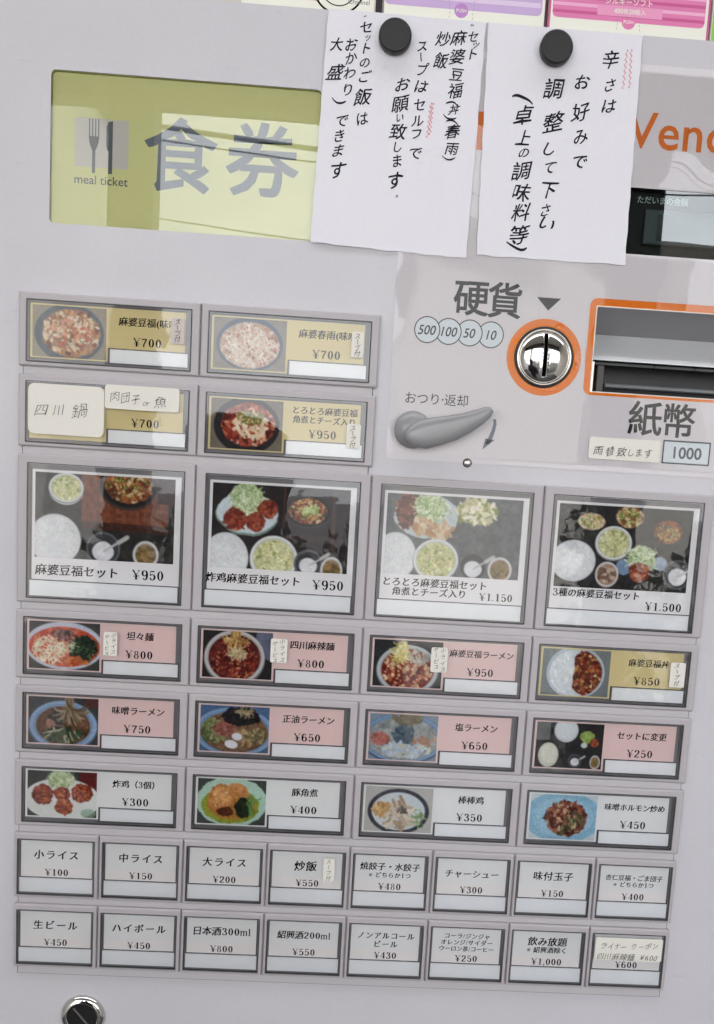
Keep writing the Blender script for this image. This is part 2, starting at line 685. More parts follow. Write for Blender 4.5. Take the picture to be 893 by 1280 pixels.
# ------------------------------------------------------------------ printed food pictures (flat print, painted by code)
class Pic:
    def __init__(self, w, h, bgc, res, seed):
        self.A = w / h
        self.h = int(round(h * res)) * 2
        self.w = int(round(w * res)) * 2
        self.rg = np.random.RandomState(seed)
        self.U, self.V = np.meshgrid((np.arange(self.w) + .5) / self.h, (np.arange(self.h) + .5) / self.h)
        self.im = np.zeros((self.h, self.w, 3)) + np.array(bgc, float)
        self.n1 = self.noise(10)
        self.n2 = self.noise(26)
        self.grain(8)

    def noise(self, k):
        a = self.rg.rand(k + 3, int(k * self.A) + 3)
        x = self.U * k
        y = self.V * k
        xi, yi = np.minimum(x.astype(int), a.shape[1] - 2), np.minimum(y.astype(int), a.shape[0] - 2)
        fx, fy = x - xi, y - yi
        fx, fy = fx * fx * (3 - 2 * fx), fy * fy * (3 - 2 * fy)
        return (a[yi, xi] * (1 - fx) + a[yi, xi + 1] * fx) * (1 - fy) + (a[yi + 1, xi] * (1 - fx) + a[yi + 1, xi + 1] * fx) * fy - .5

    def grain(self, amp):
        self.im += amp * (self.n1 + self.n2)[:, :, None]

    def mask(self, cx, cy, rx, ry, rot=0, wob=0.0):
        c, s = math.cos(rot), math.sin(rot)
        x, y = self.U - cx, self.V - cy
        a, b = (c * x + s * y) / rx, (-s * x + c * y) / ry
        d = np.sqrt(a * a + b * b) + wob * (self.n1 + .6 * self.n2)
        e = 1.3 / self.h / min(rx, ry)
        return np.clip((1 - d) / e + .5, 0, 1)

    def ell(self, cx, cy, rx, ry, col, rot=0, wob=0.0, tex=0.0, op=1.0, clip=None):
        m = self.mask(cx, cy, rx, ry, rot, wob) * op
        if clip is not None:
            m = m * clip
        c = np.array(col, float) + tex * (self.n1 + self.n2)[:, :, None]
        self.im += (c - self.im) * m[:, :, None]
        return m

    def rect(self, x0, y0, x1, y1, col, tex=0.0, skew=0.0):
        v = self.V - skew * self.U
        m = ((self.U > x0) & (self.U < x1) & (v > y0) & (v < y1)).astype(float)
        self.im += (np.array(col, float) + tex * self.n2[:, :, None] - self.im) * m[:, :, None]

    def bits(self, n, cx, cy, rx, ry, size, cols, clip=None, el=1.6, jit=14):
        """many small uneven pieces"""
        for _ in range(n):
            a, r = self.rg.rand() * 2 * PI, math.sqrt(self.rg.rand())
            x, y = cx + rx * r * math.cos(a), cy + ry * r * math.sin(a)
            s = size * (.5 + self.rg.rand())
            c = np.array(cols[self.rg.randint(len(cols))], float) + self.rg.uniform(-jit, jit)
            self._small(x, y, s * (.6 + el * self.rg.rand() * .7), s * .6, c, self.rg.rand() * PI, clip)

    def _small(self, x, y, rx, ry, c, rot, clip=None, op=1.0):
        R_ = max(rx, ry) * 1.5 + 2 / self.h
        x0, x1 = int(max(0, (x - R_) * self.h)), int(min(self.w, (x + R_) * self.h + 1))
        y0, y1 = int(max(0, (y - R_) * self.h)), int(min(self.h, (y + R_) * self.h + 1))
        if x1 <= x0 or y1 <= y0:
            return
        U, V = self.U[y0:y1, x0:x1] - x, self.V[y0:y1, x0:x1] - y
        k, s = math.cos(rot), math.sin(rot)
        d = np.sqrt(((k * U + s * V) / rx) ** 2 + ((-s * U + k * V) / ry) ** 2)
        m = np.clip((1 - d) * min(rx, ry) * self.h / 1.3 + .5, 0, 1) * op
        if clip is not None:
            m = m * clip[y0:y1, x0:x1]
        self.im[y0:y1, x0:x1] += (c - self.im[y0:y1, x0:x1]) * m[:, :, None]

    def strands(self, n, cx, cy, rx, ry, ln, wd, cols, ang=None, spread=PI, clip=None):
        for _ in range(n):
            a, r = self.rg.rand() * 2 * PI, math.sqrt(self.rg.rand())
            x, y = cx + rx * r * math.cos(a), cy + ry * r * math.sin(a)
            t = (self.rg.rand() * PI if ang is None else ang + self.rg.uniform(-spread, spread))
            bend = self.rg.uniform(-1, 1) * 3
            c = np.array(cols[self.rg.randint(len(cols))], float) + self.rg.uniform(-14, 14)
            k = 7
            for i in range(k):
                self._small(x, y, ln / k * .8, wd, c, t, clip, .85)
                x += math.cos(t) * ln / k
                y += math.sin(t) * ln / k
                t += bend / k

    def bowl(self, cx, cy, rx, ry, rim, soup, tex=20, t=.14, rot=0, wob=0.0):
        self.ell(cx, cy + ry * .04, rx * 1.03, ry * 1.05, np.array(rim) * .6, rot, wob)
        self.ell(cx, cy, rx, ry, rim, rot, wob, 6)
        self.ell(cx, cy, rx * (1 - t * .6), ry * (1 - t * .6), np.array(rim) * .88, rot, wob, 6)
        m = self.ell(cx, cy + ry * .02, rx * (1 - t), ry * (1 - t), soup, rot, wob, tex)
        return m

    def mesh(self, name, x0, y1, wmm, hmm, z, parent):
        im = self.im.reshape(self.h // 2, 2, self.w // 2, 2, 3).mean((1, 3))
        hi = (self.noise(55) * .4 + self.noise(90) * .35).reshape(self.h // 2, 2, self.w // 2, 2).mean((1, 3))[:, :, None]
        im = (im + np.roll(im, 1, 0) * .25 + np.roll(im, 1, 1) * .25 + np.roll(im, -1, 0) * .25 + np.roll(im, -1, 1) * .25) / 2
        g = im.mean(2, keepdims=True)
        sat = np.clip((im.max(2) - im.min(2)) / 60, 0, 1)[:, :, None]
        im = g + (im - g) * .8
        im = im * (1 + hi * (.08 + .3 * sat))
        im = np.clip(im + self.rg.normal(0, 3.0, im.shape), 6, 246) / 255.0
        lin = np.where(im <= .04045, im / 12.92, ((im + .055) / 1.055) ** 2.4)
        nh, nw = lin.shape[:2]
        xs = np.linspace(0, wmm, nw) - wmm / 2
        ys = hmm / 2 - np.linspace(0, hmm, nh)
        X, Y = np.meshgrid(xs, ys)
        co = np.stack([X / 1000, np.zeros_like(X), Y / 1000], -1).reshape(-1, 3)
        i = (np.arange(nh - 1)[:, None] * nw + np.arange(nw - 1)[None]).reshape(-1)
        f = np.stack([i, i + nw, i + nw + 1, i + 1], -1)
        me = bpy.data.meshes.new(name)
        me.vertices.add(len(co))
        me.vertices.foreach_set("co", co.ravel())
        me.loops.add(f.size)
        me.loops.foreach_set("vertex_index", f.ravel())
        me.polygons.add(len(f))
        me.polygons.foreach_set("loop_start", np.arange(0, f.size, 4))
        me.update(calc_edges=True)
        at_ = me.color_attributes.new("Col", 'FLOAT_COLOR', 'POINT')
        at_.data.foreach_set("color", np.concatenate([lin.reshape(-1, 3), np.ones((nh * nw, 1))], 1).astype(np.float32).ravel())
        me.materials.append(photo_mat())
        return link(name, me, parent, (x0 + wmm / 2, y1 - hmm / 2, z))


MAPO = [(150, 70, 30), (178, 96, 40), (120, 48, 24), (200, 140, 70), (225, 190, 140), (96, 40, 22), (70, 90, 30)]
RED = [(150, 30, 18), (120, 22, 14), (180, 60, 30), (90, 20, 14), (200, 110, 60)]
GREEN = [(158, 188, 116), (130, 162, 90), (196, 214, 160), (226, 234, 208)]
RICE = [(226, 228, 230), (206, 210, 214), (234, 234, 232)]


def p_tofu_bowl(p, seed=0, pale=False):
    A = p.A
    p.ell(A * .5, .52, .68, .56, (60, 84, 108), tex=10)
    m = p.ell(A * .52, .52, .58, .47, (176, 120, 84) if not pale else (190, 160, 150), tex=40, wob=.1)
    p.bits(240, A * .52, .5, .56, .42, .05, MAPO[:5] + [(228, 205, 170)] * 3, clip=m)
    p.bits(70, A * .52, .48, .4, .3, .05, [(236, 220, 196), (226, 150, 110), (200, 90, 60)], clip=m)
    p.bits(40, A * .52, .5, .4, .3, .02, [(90, 120, 50)], clip=m)


def p_noodle_vermicelli(p):
    A = p.A
    p.ell(A * .5, .5, .66, .52, (70, 90, 120), tex=10)
    m = p.ell(A * .5, .52, .6, .45, (196, 160, 130), tex=30)
    p.bits(140, A * .52, .5, .55, .4, .04, [(190, 110, 80), (160, 90, 60), (226, 206, 190)], clip=m)
    p.strands(160, A * .5, .5, .5, .38, .25, .009, [(240, 232, 220), (216, 196, 176)], clip=m)


def p_cheese_pot(p):
    A = p.A
    p.ell(A * .5, .52, .66, .56, (34, 32, 36), tex=8)
    m = p.ell(A * .52, .5, .55, .43, (176, 60, 34), tex=40, wob=.08)
    p.bits(220, A * .52, .5, .54, .42, .05, RED + [(206, 96, 60), (232, 180, 150)], clip=m)
    p.bits(110, A * .55, .5, .34, .26, .045, [(240, 224, 196), (236, 206, 170)], clip=m)
    p.bits(110, A * .55, .36, .28, .14, .022, [(110, 120, 40), (150, 140, 60)], clip=m)


def rice(p, cx, cy, rx, ry):
    p.ell(cx, cy, rx, ry, (214, 218, 224), tex=4)
    m = p.ell(cx + .01, cy, rx * .9, ry * .9, (220, 222, 226), tex=12)
    p.bits(180, cx, cy, rx * .85, ry * .85, .012, RICE, clip=m, jit=6)


def soup(p, cx, cy, r, ry=None, col=(204, 202, 146)):
    ry = ry or r
    m = p.bowl(cx, cy, r, ry, (226, 230, 232), col, 24, .15)
    p.bits(120, cx, cy, r * .8, ry * .8, .02, [(218, 214, 160), (190, 190, 120), (228, 226, 190), (150, 166, 90), (210, 206, 150)], clip=m)


def dessert(p, cx, cy, r, ang=-.75):
    p.ell(cx, cy, r, r, (96, 100, 108), tex=10)
    p.ell(cx, cy, r * .88, r * .88, (58, 60, 66), tex=10)
    p.ell(cx, cy + r * .15, r * .62, r * .58, (226, 226, 232), tex=14, wob=.08)
    for k in range(12):
        t = k / 11
        p._small(cx + r * (.1 + 1.25 * t), cy + r * .1 + r * 1.25 * t * math.tan(ang) * .7, r * .12 + r * .07 * (t > .7), r * .07 + r * .06 * (t > .6), np.array((196, 194, 196)), ang)


def pickles(p, cx, cy, rx, ry, rot=0):
    m = p.bowl(cx, cy, rx, ry, (220, 220, 222), (150, 120, 80), 20, .2, rot)
    p.strands(26, cx, cy, rx * .55, ry * .55, rx * .8, rx * .11, [(130, 112, 52), (166, 120, 60), (110, 84, 46)], clip=m)


def karaage(p, cx, cy, r, n=1):
    p.ell(cx, cy, r, r * .92, (150, 56, 34), wob=.22, tex=40)
    p.bits(26, cx, cy, r * .85, r * .8, r * .2, [(176, 72, 40), (120, 40, 26), (200, 104, 62), (142, 50, 34)])


def cabbage(p, cx, cy, rx, ry):
    p.ell(cx, cy, rx, ry, (170, 190, 140), wob=.3, tex=30)
    p.strands(170, cx, cy, rx, ry, .1, .006, GREEN + [(232, 240, 214)])


def mapo_plate(p, cx, cy, rx, ry, pot=True, cols=None):
    if pot:
        p.ell(cx, cy + ry * .08, rx * 1.22, ry * 1.25, (62, 52, 50))
        p.ell(cx, cy, rx * 1.18, ry * 1.18, (26, 22, 24))
    m = p.ell(cx, cy, rx, ry, (160, 84, 34), wob=.12, tex=40)
    p.bits(260, cx, cy, rx, ry, .026, cols or MAPO, clip=m)
    p.bits(50, cx, cy, rx * .8, ry * .7, .012, [(110, 150, 50), (220, 200, 120)], clip=m)


def p_set1(p):
    A = p.A
    p.grain(10)
    p.rect(.54, -1, 1.55, .55, (126, 62, 34), 34, .02)
    p.rect(.54, .53, 1.55, .62, (70, 30, 20), 20, .02)
    for k in range(26):
        p.rect(.55 + k * .038, -1, .556 + k * .038, .54, (134 + (k * 37) % 30, 70, 38), 10, .02)
    p.rect(1.42, -1, 1.7, .3, (60, 34, 34), 16)
    mapo_plate(p, 1.08, .10, .28, .22, True)
    p.ell(1.08, .0, .35, .27, (30, 24, 26), op=0)
    p.ell(.36, .2, .2, .17, (214, 226, 236))
    soup(p, .36, .17, .2, .17, (206, 212, 156))
    rice(p, .24, .78, .30, .30)
    dessert(p, .80, .86, .2)
    pickles(p, 1.30, .90, .15, .16)


def p_set2(p):
    p.rect(.84, .0, .86, .5, (90, 50, 40), 10)
    p.rect(.88, .5, 1.6, .58, (60, 44, 42), 10, .05)
    p.rect(1.42, .0, 1.46, 1, (80, 60, 54), 10)
    p.ell(.42, .36, .37, .25, (120, 150, 140), wob=.08)
    p.ell(.42, .34, .36, .24, (204, 220, 228), wob=.08, tex=8)
    cabbage(p, .42, .17, .19, .19)
    karaage(p, .28, .42, .14)
    karaage(p, .66, .28, .12)
    karaage(p, .52, .44, .12)
    mapo_plate(p, 1.13, .28, .23, .15, True)
    p.bits(26, 1.17, .27, .12, .06, .025, [(160, 190, 90), (200, 216, 140)])
    rice(p, .18, .88, .27, .30)
    soup(p, .75, .86, .28, .27)
    dessert(p, 1.16, .9, .17)
    pickles(p, 1.44, .96, .13, .16)


def p_set3(p):
    p.grain(10)
    p.ell(.5, .26, .4, .28, (190, 204, 210), wob=.08)
    p.bits(90, .28, .22, .12, .2, .045, [(110, 52, 44), (150, 80, 66), (90, 44, 40)])
    cabbage(p, .54, .14, .2, .16)
    p.bits(60, .58, .42, .24, .09, .05, [(206, 170, 130), (196, 146, 104), (220, 200, 170)])
    m = p.ell(1.12, .18, .24, .16, (196, 186, 140), wob=.2, tex=40)
    p.bits(160, 1.12, .18, .26, .17, .03, [(226, 220, 180), (150, 160, 90), (200, 190, 140), (240, 236, 220)])
    rice(p, .14, .78, .26, .30)
    soup(p, .65, .8, .28, .26)
    dessert(p, 1.12, .86, .18)
    pickles(p, 1.46, .88, .15, .16)


def p_set4(p):
    p.grain(8)
    mapo_plate(p, .4, .2, .16, .1, False, [(214, 190, 150), (190, 150, 110), (226, 210, 180)])
    mapo_plate(p, .86, .12, .17, .13, False, [(206, 176, 120), (170, 110, 60), (226, 206, 160), (110, 80, 40)])
    mapo_plate(p, 1.34, .28, .17, .14, False, [(176, 90, 40), (130, 60, 30), (206, 150, 90), (80, 40, 24)])
    rice(p, .22, .68, .27, .25)
    soup(p, .69, .44, .22, .2)
    p.ell(.84, .72, .1, .1, (120, 150, 190), wob=.1)
    p.ell(1.28, .66, .09, .08, (150, 170, 200), rot=.6)
    cabbage(p, 1.05, .6, .16, .14)
    karaage(p, 1.03, .78, .13)
    m = p.bowl(.64, .82, .14, .15, (224, 222, 222), (170, 130, 110), 30, .15)
    p.bits(26, .64, .82, .09, .1, .035, [(120, 84, 66), (206, 180, 160)], clip=m)
    dessert(p, 1.5, .78, .18)


def p_tantan(p):
    A = p.A
    p.rect(0, 0, 9, 9, (64, 66, 64), 14)
    p.ell(A * .5, .5, A * .55, .5, (196, 206, 226), tex=4)
    m = p.ell(A * .5, .52, A * .50, .42, (212, 70, 36), tex=30)
    p.bits(120, A * .5, .52, A * .48, .4, .03, [(226, 96, 50), (200, 60, 34), (236, 130, 80)], clip=m)
    p.strands(150, A * .30, .58, .34, .3, .14, .012, [(232, 226, 196), (214, 200, 160), (240, 236, 214)], clip=m)
    p.ell(A * .74, .52, .3, .26, (28, 44, 30), wob=.3, tex=30)
    p.strands(40, A * .74, .52, .26, .2, .2, .018, [(40, 66, 40), (20, 34, 24), (70, 100, 60)])
    p.bits(50, A * .5, .26, .22, .1, .04, [(110, 66, 60), (150, 100, 86), (84, 50, 44)])
    p.bits(30, A * .62, .8, .3, .08, .045, [(226, 120, 50), (196, 90, 40)])
    p.strands(30, A * .56, .5, .14, .12, .1, .008, [(214, 220, 170)])


def p_mara(p):
    A = p.A
    p.rect(0, 0, 9, 9, (38, 32, 34), 10)
    p.ell(A, .1, .35, .5, (96, 104, 130), tex=12)
    m = p.bowl(A * .46, .55, .62, .56, (206, 204, 206), (96, 22, 16), 40, .13)
    p.bits(280, A * .46, .6, .5, .44, .026, RED + [(214, 120, 80)], clip=m)
    p.strands(80, A * .48, .42, .17, .12, .14, .012, [(196, 176, 120), (160, 140, 90), (226, 214, 170)])
    p.strands(40, A * .48, .02, .10, .02, .38, .017, [(206, 166, 80), (226, 190, 110), (150, 100, 50)], ang=PI / 2, spread=.14)


def p_maporamen(p):
    A = p.A
    p.rect(0, 0, 9, 9, (44, 46, 50), 10)
    m = p.bowl(A * .5, .62, .64, .52, (196, 204, 210), (150, 44, 30), 40, .14)
    p.bits(240, A * .5, .64, .5, .42, .045, RED + [(206, 160, 120), (230, 196, 150)] * 2, clip=m)
    p.strands(70, A * .42, .18, .12, .18, .24, .018, [(226, 214, 130), (206, 190, 100), (238, 230, 170)], ang=1.9, spread=.4)
    p.bits(40, A * .66, .34, .22, .14, .04, [(196, 190, 180), (150, 150, 140)])


def p_mapodon(p):
    A = p.A
    p.rect(0, 0, 9, 9, (120, 128, 130), 14)
    m = p.bowl(A * .5, .5, .62, .56, (190, 206, 222), (206, 216, 224), 10, .09)
    p.bits(100, A * .3, .55, .3, .4, .03, RICE, clip=m, jit=8)
    c2 = m * (p.U > A * .47 + .03 * p.n1)
    p.ell(A * .68, .5, .42, .48, (110, 40, 26), tex=40, clip=c2)
    p.bits(300, A * .68, .5, .42, .47, .036, RED + MAPO, clip=c2)


def p_miso(p):
    A = p.A
    p.rect(0, 0, 9, 9, (62, 62, 66), 14)
    p.rect(A * .8, 0, 9, .2, (90, 50, 44), 14)
    m = p.bowl(A * .5, .6, A * .48, .52, (138, 172, 216), (110, 66, 40), 40, .2)
    p.ell(A * .38, .56, .18, .16, (170, 118, 96), wob=.14, tex=30, clip=m)
    p.bits(60, A * .5, .8, .42, .14, .05, [(40, 60, 36), (60, 84, 50), (30, 40, 28)], clip=m)
    p.strands(26, A * .5, .78, .4, .12, .2, .016, [(70, 92, 56), (190, 190, 160)], clip=m)
    p.bits(40, A * .5, .4, .3, .12, .06, [(34, 30, 32), (50, 44, 44)], clip=m)
    p.strands(34, A * .58, .02, .09, .03, .6, .02, [(150, 126, 92), (176, 150, 116), (110, 88, 64)], ang=1.5, spread=.12)


def p_shoyu(p):
    A = p.A
    p.rect(0, 0, 9, 9, (70, 104, 150), 14)
    m = p.bowl(A * .5, .56, A * .58, .52, (122, 162, 210), (120, 86, 58), 40, .16)
    p.bits(110, A * .2, .55, .24, .26, .05, [(130, 140, 80), (90, 104, 56), (176, 160, 110)], clip=m)
    p.ell(A * .36, .5, .22, .16, (160, 92, 80), wob=.25, tex=40)
    p.bits(40, A * .36, .5, .2, .13, .05, [(176, 100, 90), (140, 76, 64)])
    p.ell(A * .58, .22, .4, .2, (34, 30, 34), wob=.2, tex=20)
    p.strands(12, A * .62, .55, .12, .05, .36, .03, [(176, 140, 92), (150, 112, 70), (196, 166, 120)], ang=.55, spread=.14)
    p.strands(24, A * .6, .12, .2, .03, .2, .012, [(196, 176, 130), (150, 130, 90)], ang=.1, spread=.3)
    p.ell(A * .54, .66, .11, .08, (226, 226, 240), rot=.2)
    p.ell(A * .46, .83, .14, .09, (230, 230, 244), rot=.2)
    p.bits(50, A * .8, .65, .24, .16, .035, [(110, 100, 60), (80, 80, 50), (160, 140, 90)], clip=m)


def p_shio(p):
    A = p.A
    m = p.bowl(A * .5, .52, A * .6, .52, (120, 160, 206), (150, 156, 156), 40, .12)
    p.ell(A * .17, .55, .2, .16, (176, 96, 84), wob=.15, tex=40, clip=m)
    p.bits(40, A * .55, .08, .3, .1, .07, [(110, 100, 70), (130, 120, 90)])
    p.bits(60, A * .5, .46, .2, .2, .07, [(70, 90, 108), (90, 110, 126)], clip=m)
    p.strands(14, A * .72, .55, .14, .12, .3, .03, [(196, 156, 130), (176, 130, 104)], ang=.7, spread=.4, clip=m)
    p.bits(110, A * .55, .78, .5, .16, .05, [(190, 206, 220), (206, 200, 180), (170, 190, 210)], clip=m)


def p_setchange(p):
    A = p.A
    p.rect(0, 0, 9, 9, (42, 40, 42), 12)
    p.rect(0, 0, .3, .4, (110, 112, 112), 12)
    p.ell(A * .44, .17, .26, .26, (200, 206, 214), tex=4)
    p.ell(A * .44, .15, .23, .22, (214, 220, 226), tex=4)
    p.ell(A * .2, .72, .22, .27, (206, 206, 190), tex=8)
    p.ell(A * .21, .68, .18, .22, (222, 220, 204), tex=10)
    p.ell(A * .76, .3, .15, .14, (150, 180, 80), wob=.3, tex=40)
    karaage(p, A * .87, .42, .1)
    p.ell(A * .72, .48, .07, .06, (206, 214, 214))
    dessert(p, A * .6, .83, .15)
    pickles(p, A * .9, .84, .11, .15)


def p_karaage(p):
    A = p.A
    p.rect(0, 0, 9, 9, (56, 54, 50), 14)
    p.rect(A * .75, 0, 9, .4, (110, 30, 30), 14)
    p.ell(A * .5, .62, A * .55, .46, (222, 226, 224), tex=6)
    p.ell(A * .88, .9, .16, .1, (130, 170, 140), op=.7)
    cabbage(p, A * .48, .18, .28, .2)
    for cx, cy, r in ((.22, .52, .23), (.78, .46, .22), (.5, .5, .17), (.53, .78, .19)):
        karaage(p, A * cx, cy, r)
        p.bits(50, A * cx, cy, r * .8, r * .8, .03, [(196, 84, 40), (150, 50, 28), (214, 120, 60), (110, 40, 26)])


def p_kakuni(p):
    A = p.A
    p.rect(0, 0, 9, 9, (66, 70, 70), 14)
    p.ell(A * .5, .5, A * .52, .54, (176, 214, 196), wob=.06, tex=6)
    m = p.ell(A * .48, .58, A * .42, .4, (150, 160, 40), wob=.06, tex=20)
    p.ell(A * .5, .56, A * .36, .33, (196, 120, 40), wob=.1, tex=30, op=.9)
    p.ell(A * .34, .42, .26, .3, (206, 130, 60), wob=.12, tex=30, rot=.3)
    p.ell(A * .36, .36, .2, .18, (226, 156, 84), wob=.12, tex=30, rot=.3)
    p.ell(A * .6, .26, .24, .16, (214, 140, 74), wob=.12, tex=30, rot=.5)
    p.ell(A * .42, .72, .18, .1, (96, 44, 20), wob=.2, tex=30)
    p.ell(A * .68, .62, .2, .22, (30, 44, 22), wob=.25, tex=24)
    p.strands(12, A * .78, .45, .08, .16, .25, .016, [(90, 140, 60), (120, 170, 80)], ang=1.2, spread=.3)
    p.bits(30, A * .34, .46, .18, .2, .016, [(246, 220, 180), (236, 190, 130)])


def p_bangbang(p):
    A = p.A
    p.rect(0, 0, 9, 9, (186, 184, 180), 8)
    p.ell(A * .5, .54, .66, .5, (46, 50, 62), tex=24)
    p.ell(A * .5, .54, .57, .42, (204, 214, 222), tex=6)
    p.bits(80, A * .27, .52, .22, .16, .04, [(206, 156, 90), (190, 136, 70), (222, 184, 120)])
    p.strands(50, A * .75, .66, .2, .18, .14, .012, [(120, 160, 90), (160, 190, 130), (90, 130, 70)])
    p.strands(46, A * .5, .5, .22, .3, .3, .034, [(206, 190, 170), (190, 166, 140), (222, 210, 196), (170, 140, 110)], ang=1.3, spread=.5)
    p.bits(12, A * .55, .5, .08, .08, .04, [(70, 64, 60), (120, 110, 100)])


def p_horumon(p):
    A = p.A
    p.ell(A * .5, .5, A * .6, .56, (132, 184, 214), tex=10)
    p.ell(A * .5, .5, A * .46, .44, (150, 198, 222), tex=10)
    m = p.ell(A * .55, .52, .46, .4, (110, 50, 40), wob=.2, tex=40)
    p.bits(190, A * .55, .52, .46, .4, .05, [(140, 60, 46), (100, 40, 32), (176, 96, 70), (80, 30, 26), (190, 130, 90)], clip=m)
    p.strands(14, A * .62, .5, .2, .26, .26, .02, [(60, 80, 40), (90, 110, 60), (130, 140, 90)], clip=m)
    p.bits(16, A * .5, .5, .36, .3, .03, [(206, 176, 130)], clip=m)


# ------------------------------------------------------------------ the setting: vestibule, ground, what lies outside
m_wall = mat("plaster_wall", (206, 202, 196), 0.8, grain=0.04, gscale=60)
m_ceil = mat("ceiling_board", (214, 212, 206), 0.8)
m_floor = mat("floor_tiles", (70, 68, 66), 0.6, grain=0.1, gscale=40)
m_beam = mat("brown_steel_frame", (74, 66, 58), 0.5)
m_ground = mat("concrete_ground", (104, 102, 102), 0.85, grain=0.1, gscale=30, blotch=.1)
m_bwall = mat("white_render_wall", (228, 226, 220), 0.8, grain=0.05, gscale=12)


def wbox(mb, x0, x1, d0, d1, y0, y1):
    """box given in metres: X, distance in front of the panel, height above Y = 0"""
    return mb.box(x0 * 1000, x1 * 1000, y0 * 1000, y1 * 1000, d0 * 1000, d1 * 1000)


FL = -H0 / 1000
wbox(MB(), -40, 40, -40, 60, FL - .2, FL - .01).build("ground", m_ground, kind='structure')
wbox(MB(), -1.9, 1.9, -.5, 2.3, FL - .01, FL + .001).build("floor", m_floor, kind='structure')
wbox(MB(), -2.1, 2.1, -.75, -.45, FL, 1.7).build("wall", m_wall, kind='structure')
wbox(MB(), -2.1, -1.9, -.45, 2.3, FL, 1.5).build("wall", m_wall, kind='structure')
wbox(MB(), 1.9, 2.1, -.45, 2.3, FL, 1.5).build("wall", m_wall, kind='structure')
# gap added in the unseen porch ceiling to brighten the panel towards its top
wbox(MB(), -2.2, 2.2, -.8, .3, 1.5, 1.75).build("ceiling", m_ceil, kind='structure')
wbox(MB(), -3.2, 3.2, -4.0, .2, 1.76, 5.5).build("wall", m_wall, kind='structure')  # unseen upper storey, added to block sun through the ceiling gap
wbox(MB(), -2.2, 2.2, .78, 2.6, 1.5, 1.75).build("ceiling", m_ceil, kind='structure')
fr = empty("entrance_frame", (0, -H0, 2250), None, "brown steel entrance frame with two posts and a header beam opposite the ticket machine", "entrance")
wbox(MB(), -1.9, 1.9, 2.2, 2.3, 1.02, 1.5).build("header_beam", m_beam, fr)
wbox(MB(), -.70, -.58, 2.2, 2.3, FL, 1.02).build("post", m_beam, fr)
wbox(MB(), .67, .80, 2.2, 2.3, FL, 1.02).build("post", m_beam, fr)

hb = empty("white_house", (0, -H0, 9000), None, "white rendered house across the yard from the entrance", "house")
wbox(MB(), .3, 2.2, 6.0, 9.0, FL, 1.5).build("wall", m_bwall, hb)
wbox(MB(), .2, 2.3, 5.9, 9.1, 1.5, 1.6).build("roof", m_beam, hb)
hb2 = empty("storage_shed", (-5000, -H0, 9000), None, "pale storage shed at the left of the yard outside the entrance", "shed")
wbox(MB(), -5.4, -2.5, 8.0, 10.5, FL, 3.2).build("wall", m_bwall, hb2)
wbox(MB(), -5.6, -2.4, 7.9, 10.6, 3.2, 3.4).build("roof", m_beam, hb2)
m_added_hedge = mat("added_hedge_leaves", (52, 66, 40), 0.9, grain=0.4, gscale=20)  # hedge added outside, shaped to darken the lower panel and its reflections
mb = MB()
rg = random.Random(3)
for k_ in range(9000):
    x, d = (rg.uniform(.92, 3.2) if k_ % 3 else rg.uniform(-1.02, .12)), rg.uniform(3.2, 3.8)
    y = FL + rg.uniform(0, 1.22 + .14 * math.sin(x * 9) + .1 * rg.random())
    s = .035
    vs_ = [(1000 * (x + rg.uniform(-s, s)), 1000 * (y + rg.uniform(-s, s)), 1000 * (d + rg.uniform(-s, s))) for _ in range(4)]
    mb.add(vs_, [(0, 1, 2, 3)])
mb.build("hedge", m_added_hedge, label="dark green hedge in two runs beyond the entrance facing the ticket machine", cat="hedge")  # added to darken the lower panel and its reflections
# power lines on two poles
pw = empty("power_line", (-5000, -H0, 14000), None, "power line sagging between two concrete poles across the street", "power line")
for px in (-9, 7):
    MB().lathe(px * 1000, 0, [(150, 0), (110, 9000)], 16).build("dummy", m_wall) if False else None
    n = 16
    rs = [[(px * 1000 + r * math.cos(2 * PI * i / n), y * 1000, 14000 + r * math.sin(2 * PI * i / n)) for i in range(n)] for r, y in ((160, FL), (120, 7))]
    MB().rings(rs, 0, True).build("pole", m_ground, pw)
m_wire = mat("black_cable", (20, 20, 22), .6)
for k, (yy, sag, rr) in enumerate(((4.75, .5, 34), (4.6, .5, 12), (3.7, .6, 9))):
    rs = []
    for i in range(25):
        t = i / 24
        x = -9 + 16 * t
        y = yy + .5 - t * .9 - sag * 4 * t * (1 - t)
        rs.append([(x * 1000, y * 1000 + rr * math.cos(a), 14000 + k * 60 + rr * math.sin(a)) for a in (0, PI / 2, PI, 1.5 * PI)])
    MB().rings(rs).build("cable", m_wire, pw)

# ------------------------------------------------------------------ the ticket machine
VM = empty("ticket_vending_machine", (0, -H0, -150), None,
           "pale grey meal ticket vending machine with yellow sign window and rows of menu buttons", "vending machine")

TOP = 386.0
# openings of the front panel
win = (-221.7, -47.0, 241.8, 336.9)                       # sign window
dx0 = at(787, 240)[0]
disp = (dx0, dx0 + 150.0, at(860, 322)[1] - .5, at(850, 238)[1])   # amount display
bx0, by1 = at(747, 383)
bx0b, by0 = at(737, 489)
bill = (bx0, bx0 + 125.0, by0, by1)
PX0, PX1 = -330.0, 330.0
outer = rrect(PX0, PX1, -700, TOP, PZ, 1.5, 3)
holes = [rrect(*win, PZ, 3.0, 4), rrect(*disp, PZ, 1.0, 2), rrect(*bill, PZ, 1.0, 2)]
coin_c = at(680.2, 446.8)
holes.append(circ(coin_c[0], coin_c[1], 20.5, PZ, 48))
filled(outer, [h[::-1] for h in holes], "front_panel", m_panel, VM, depth=2.0)
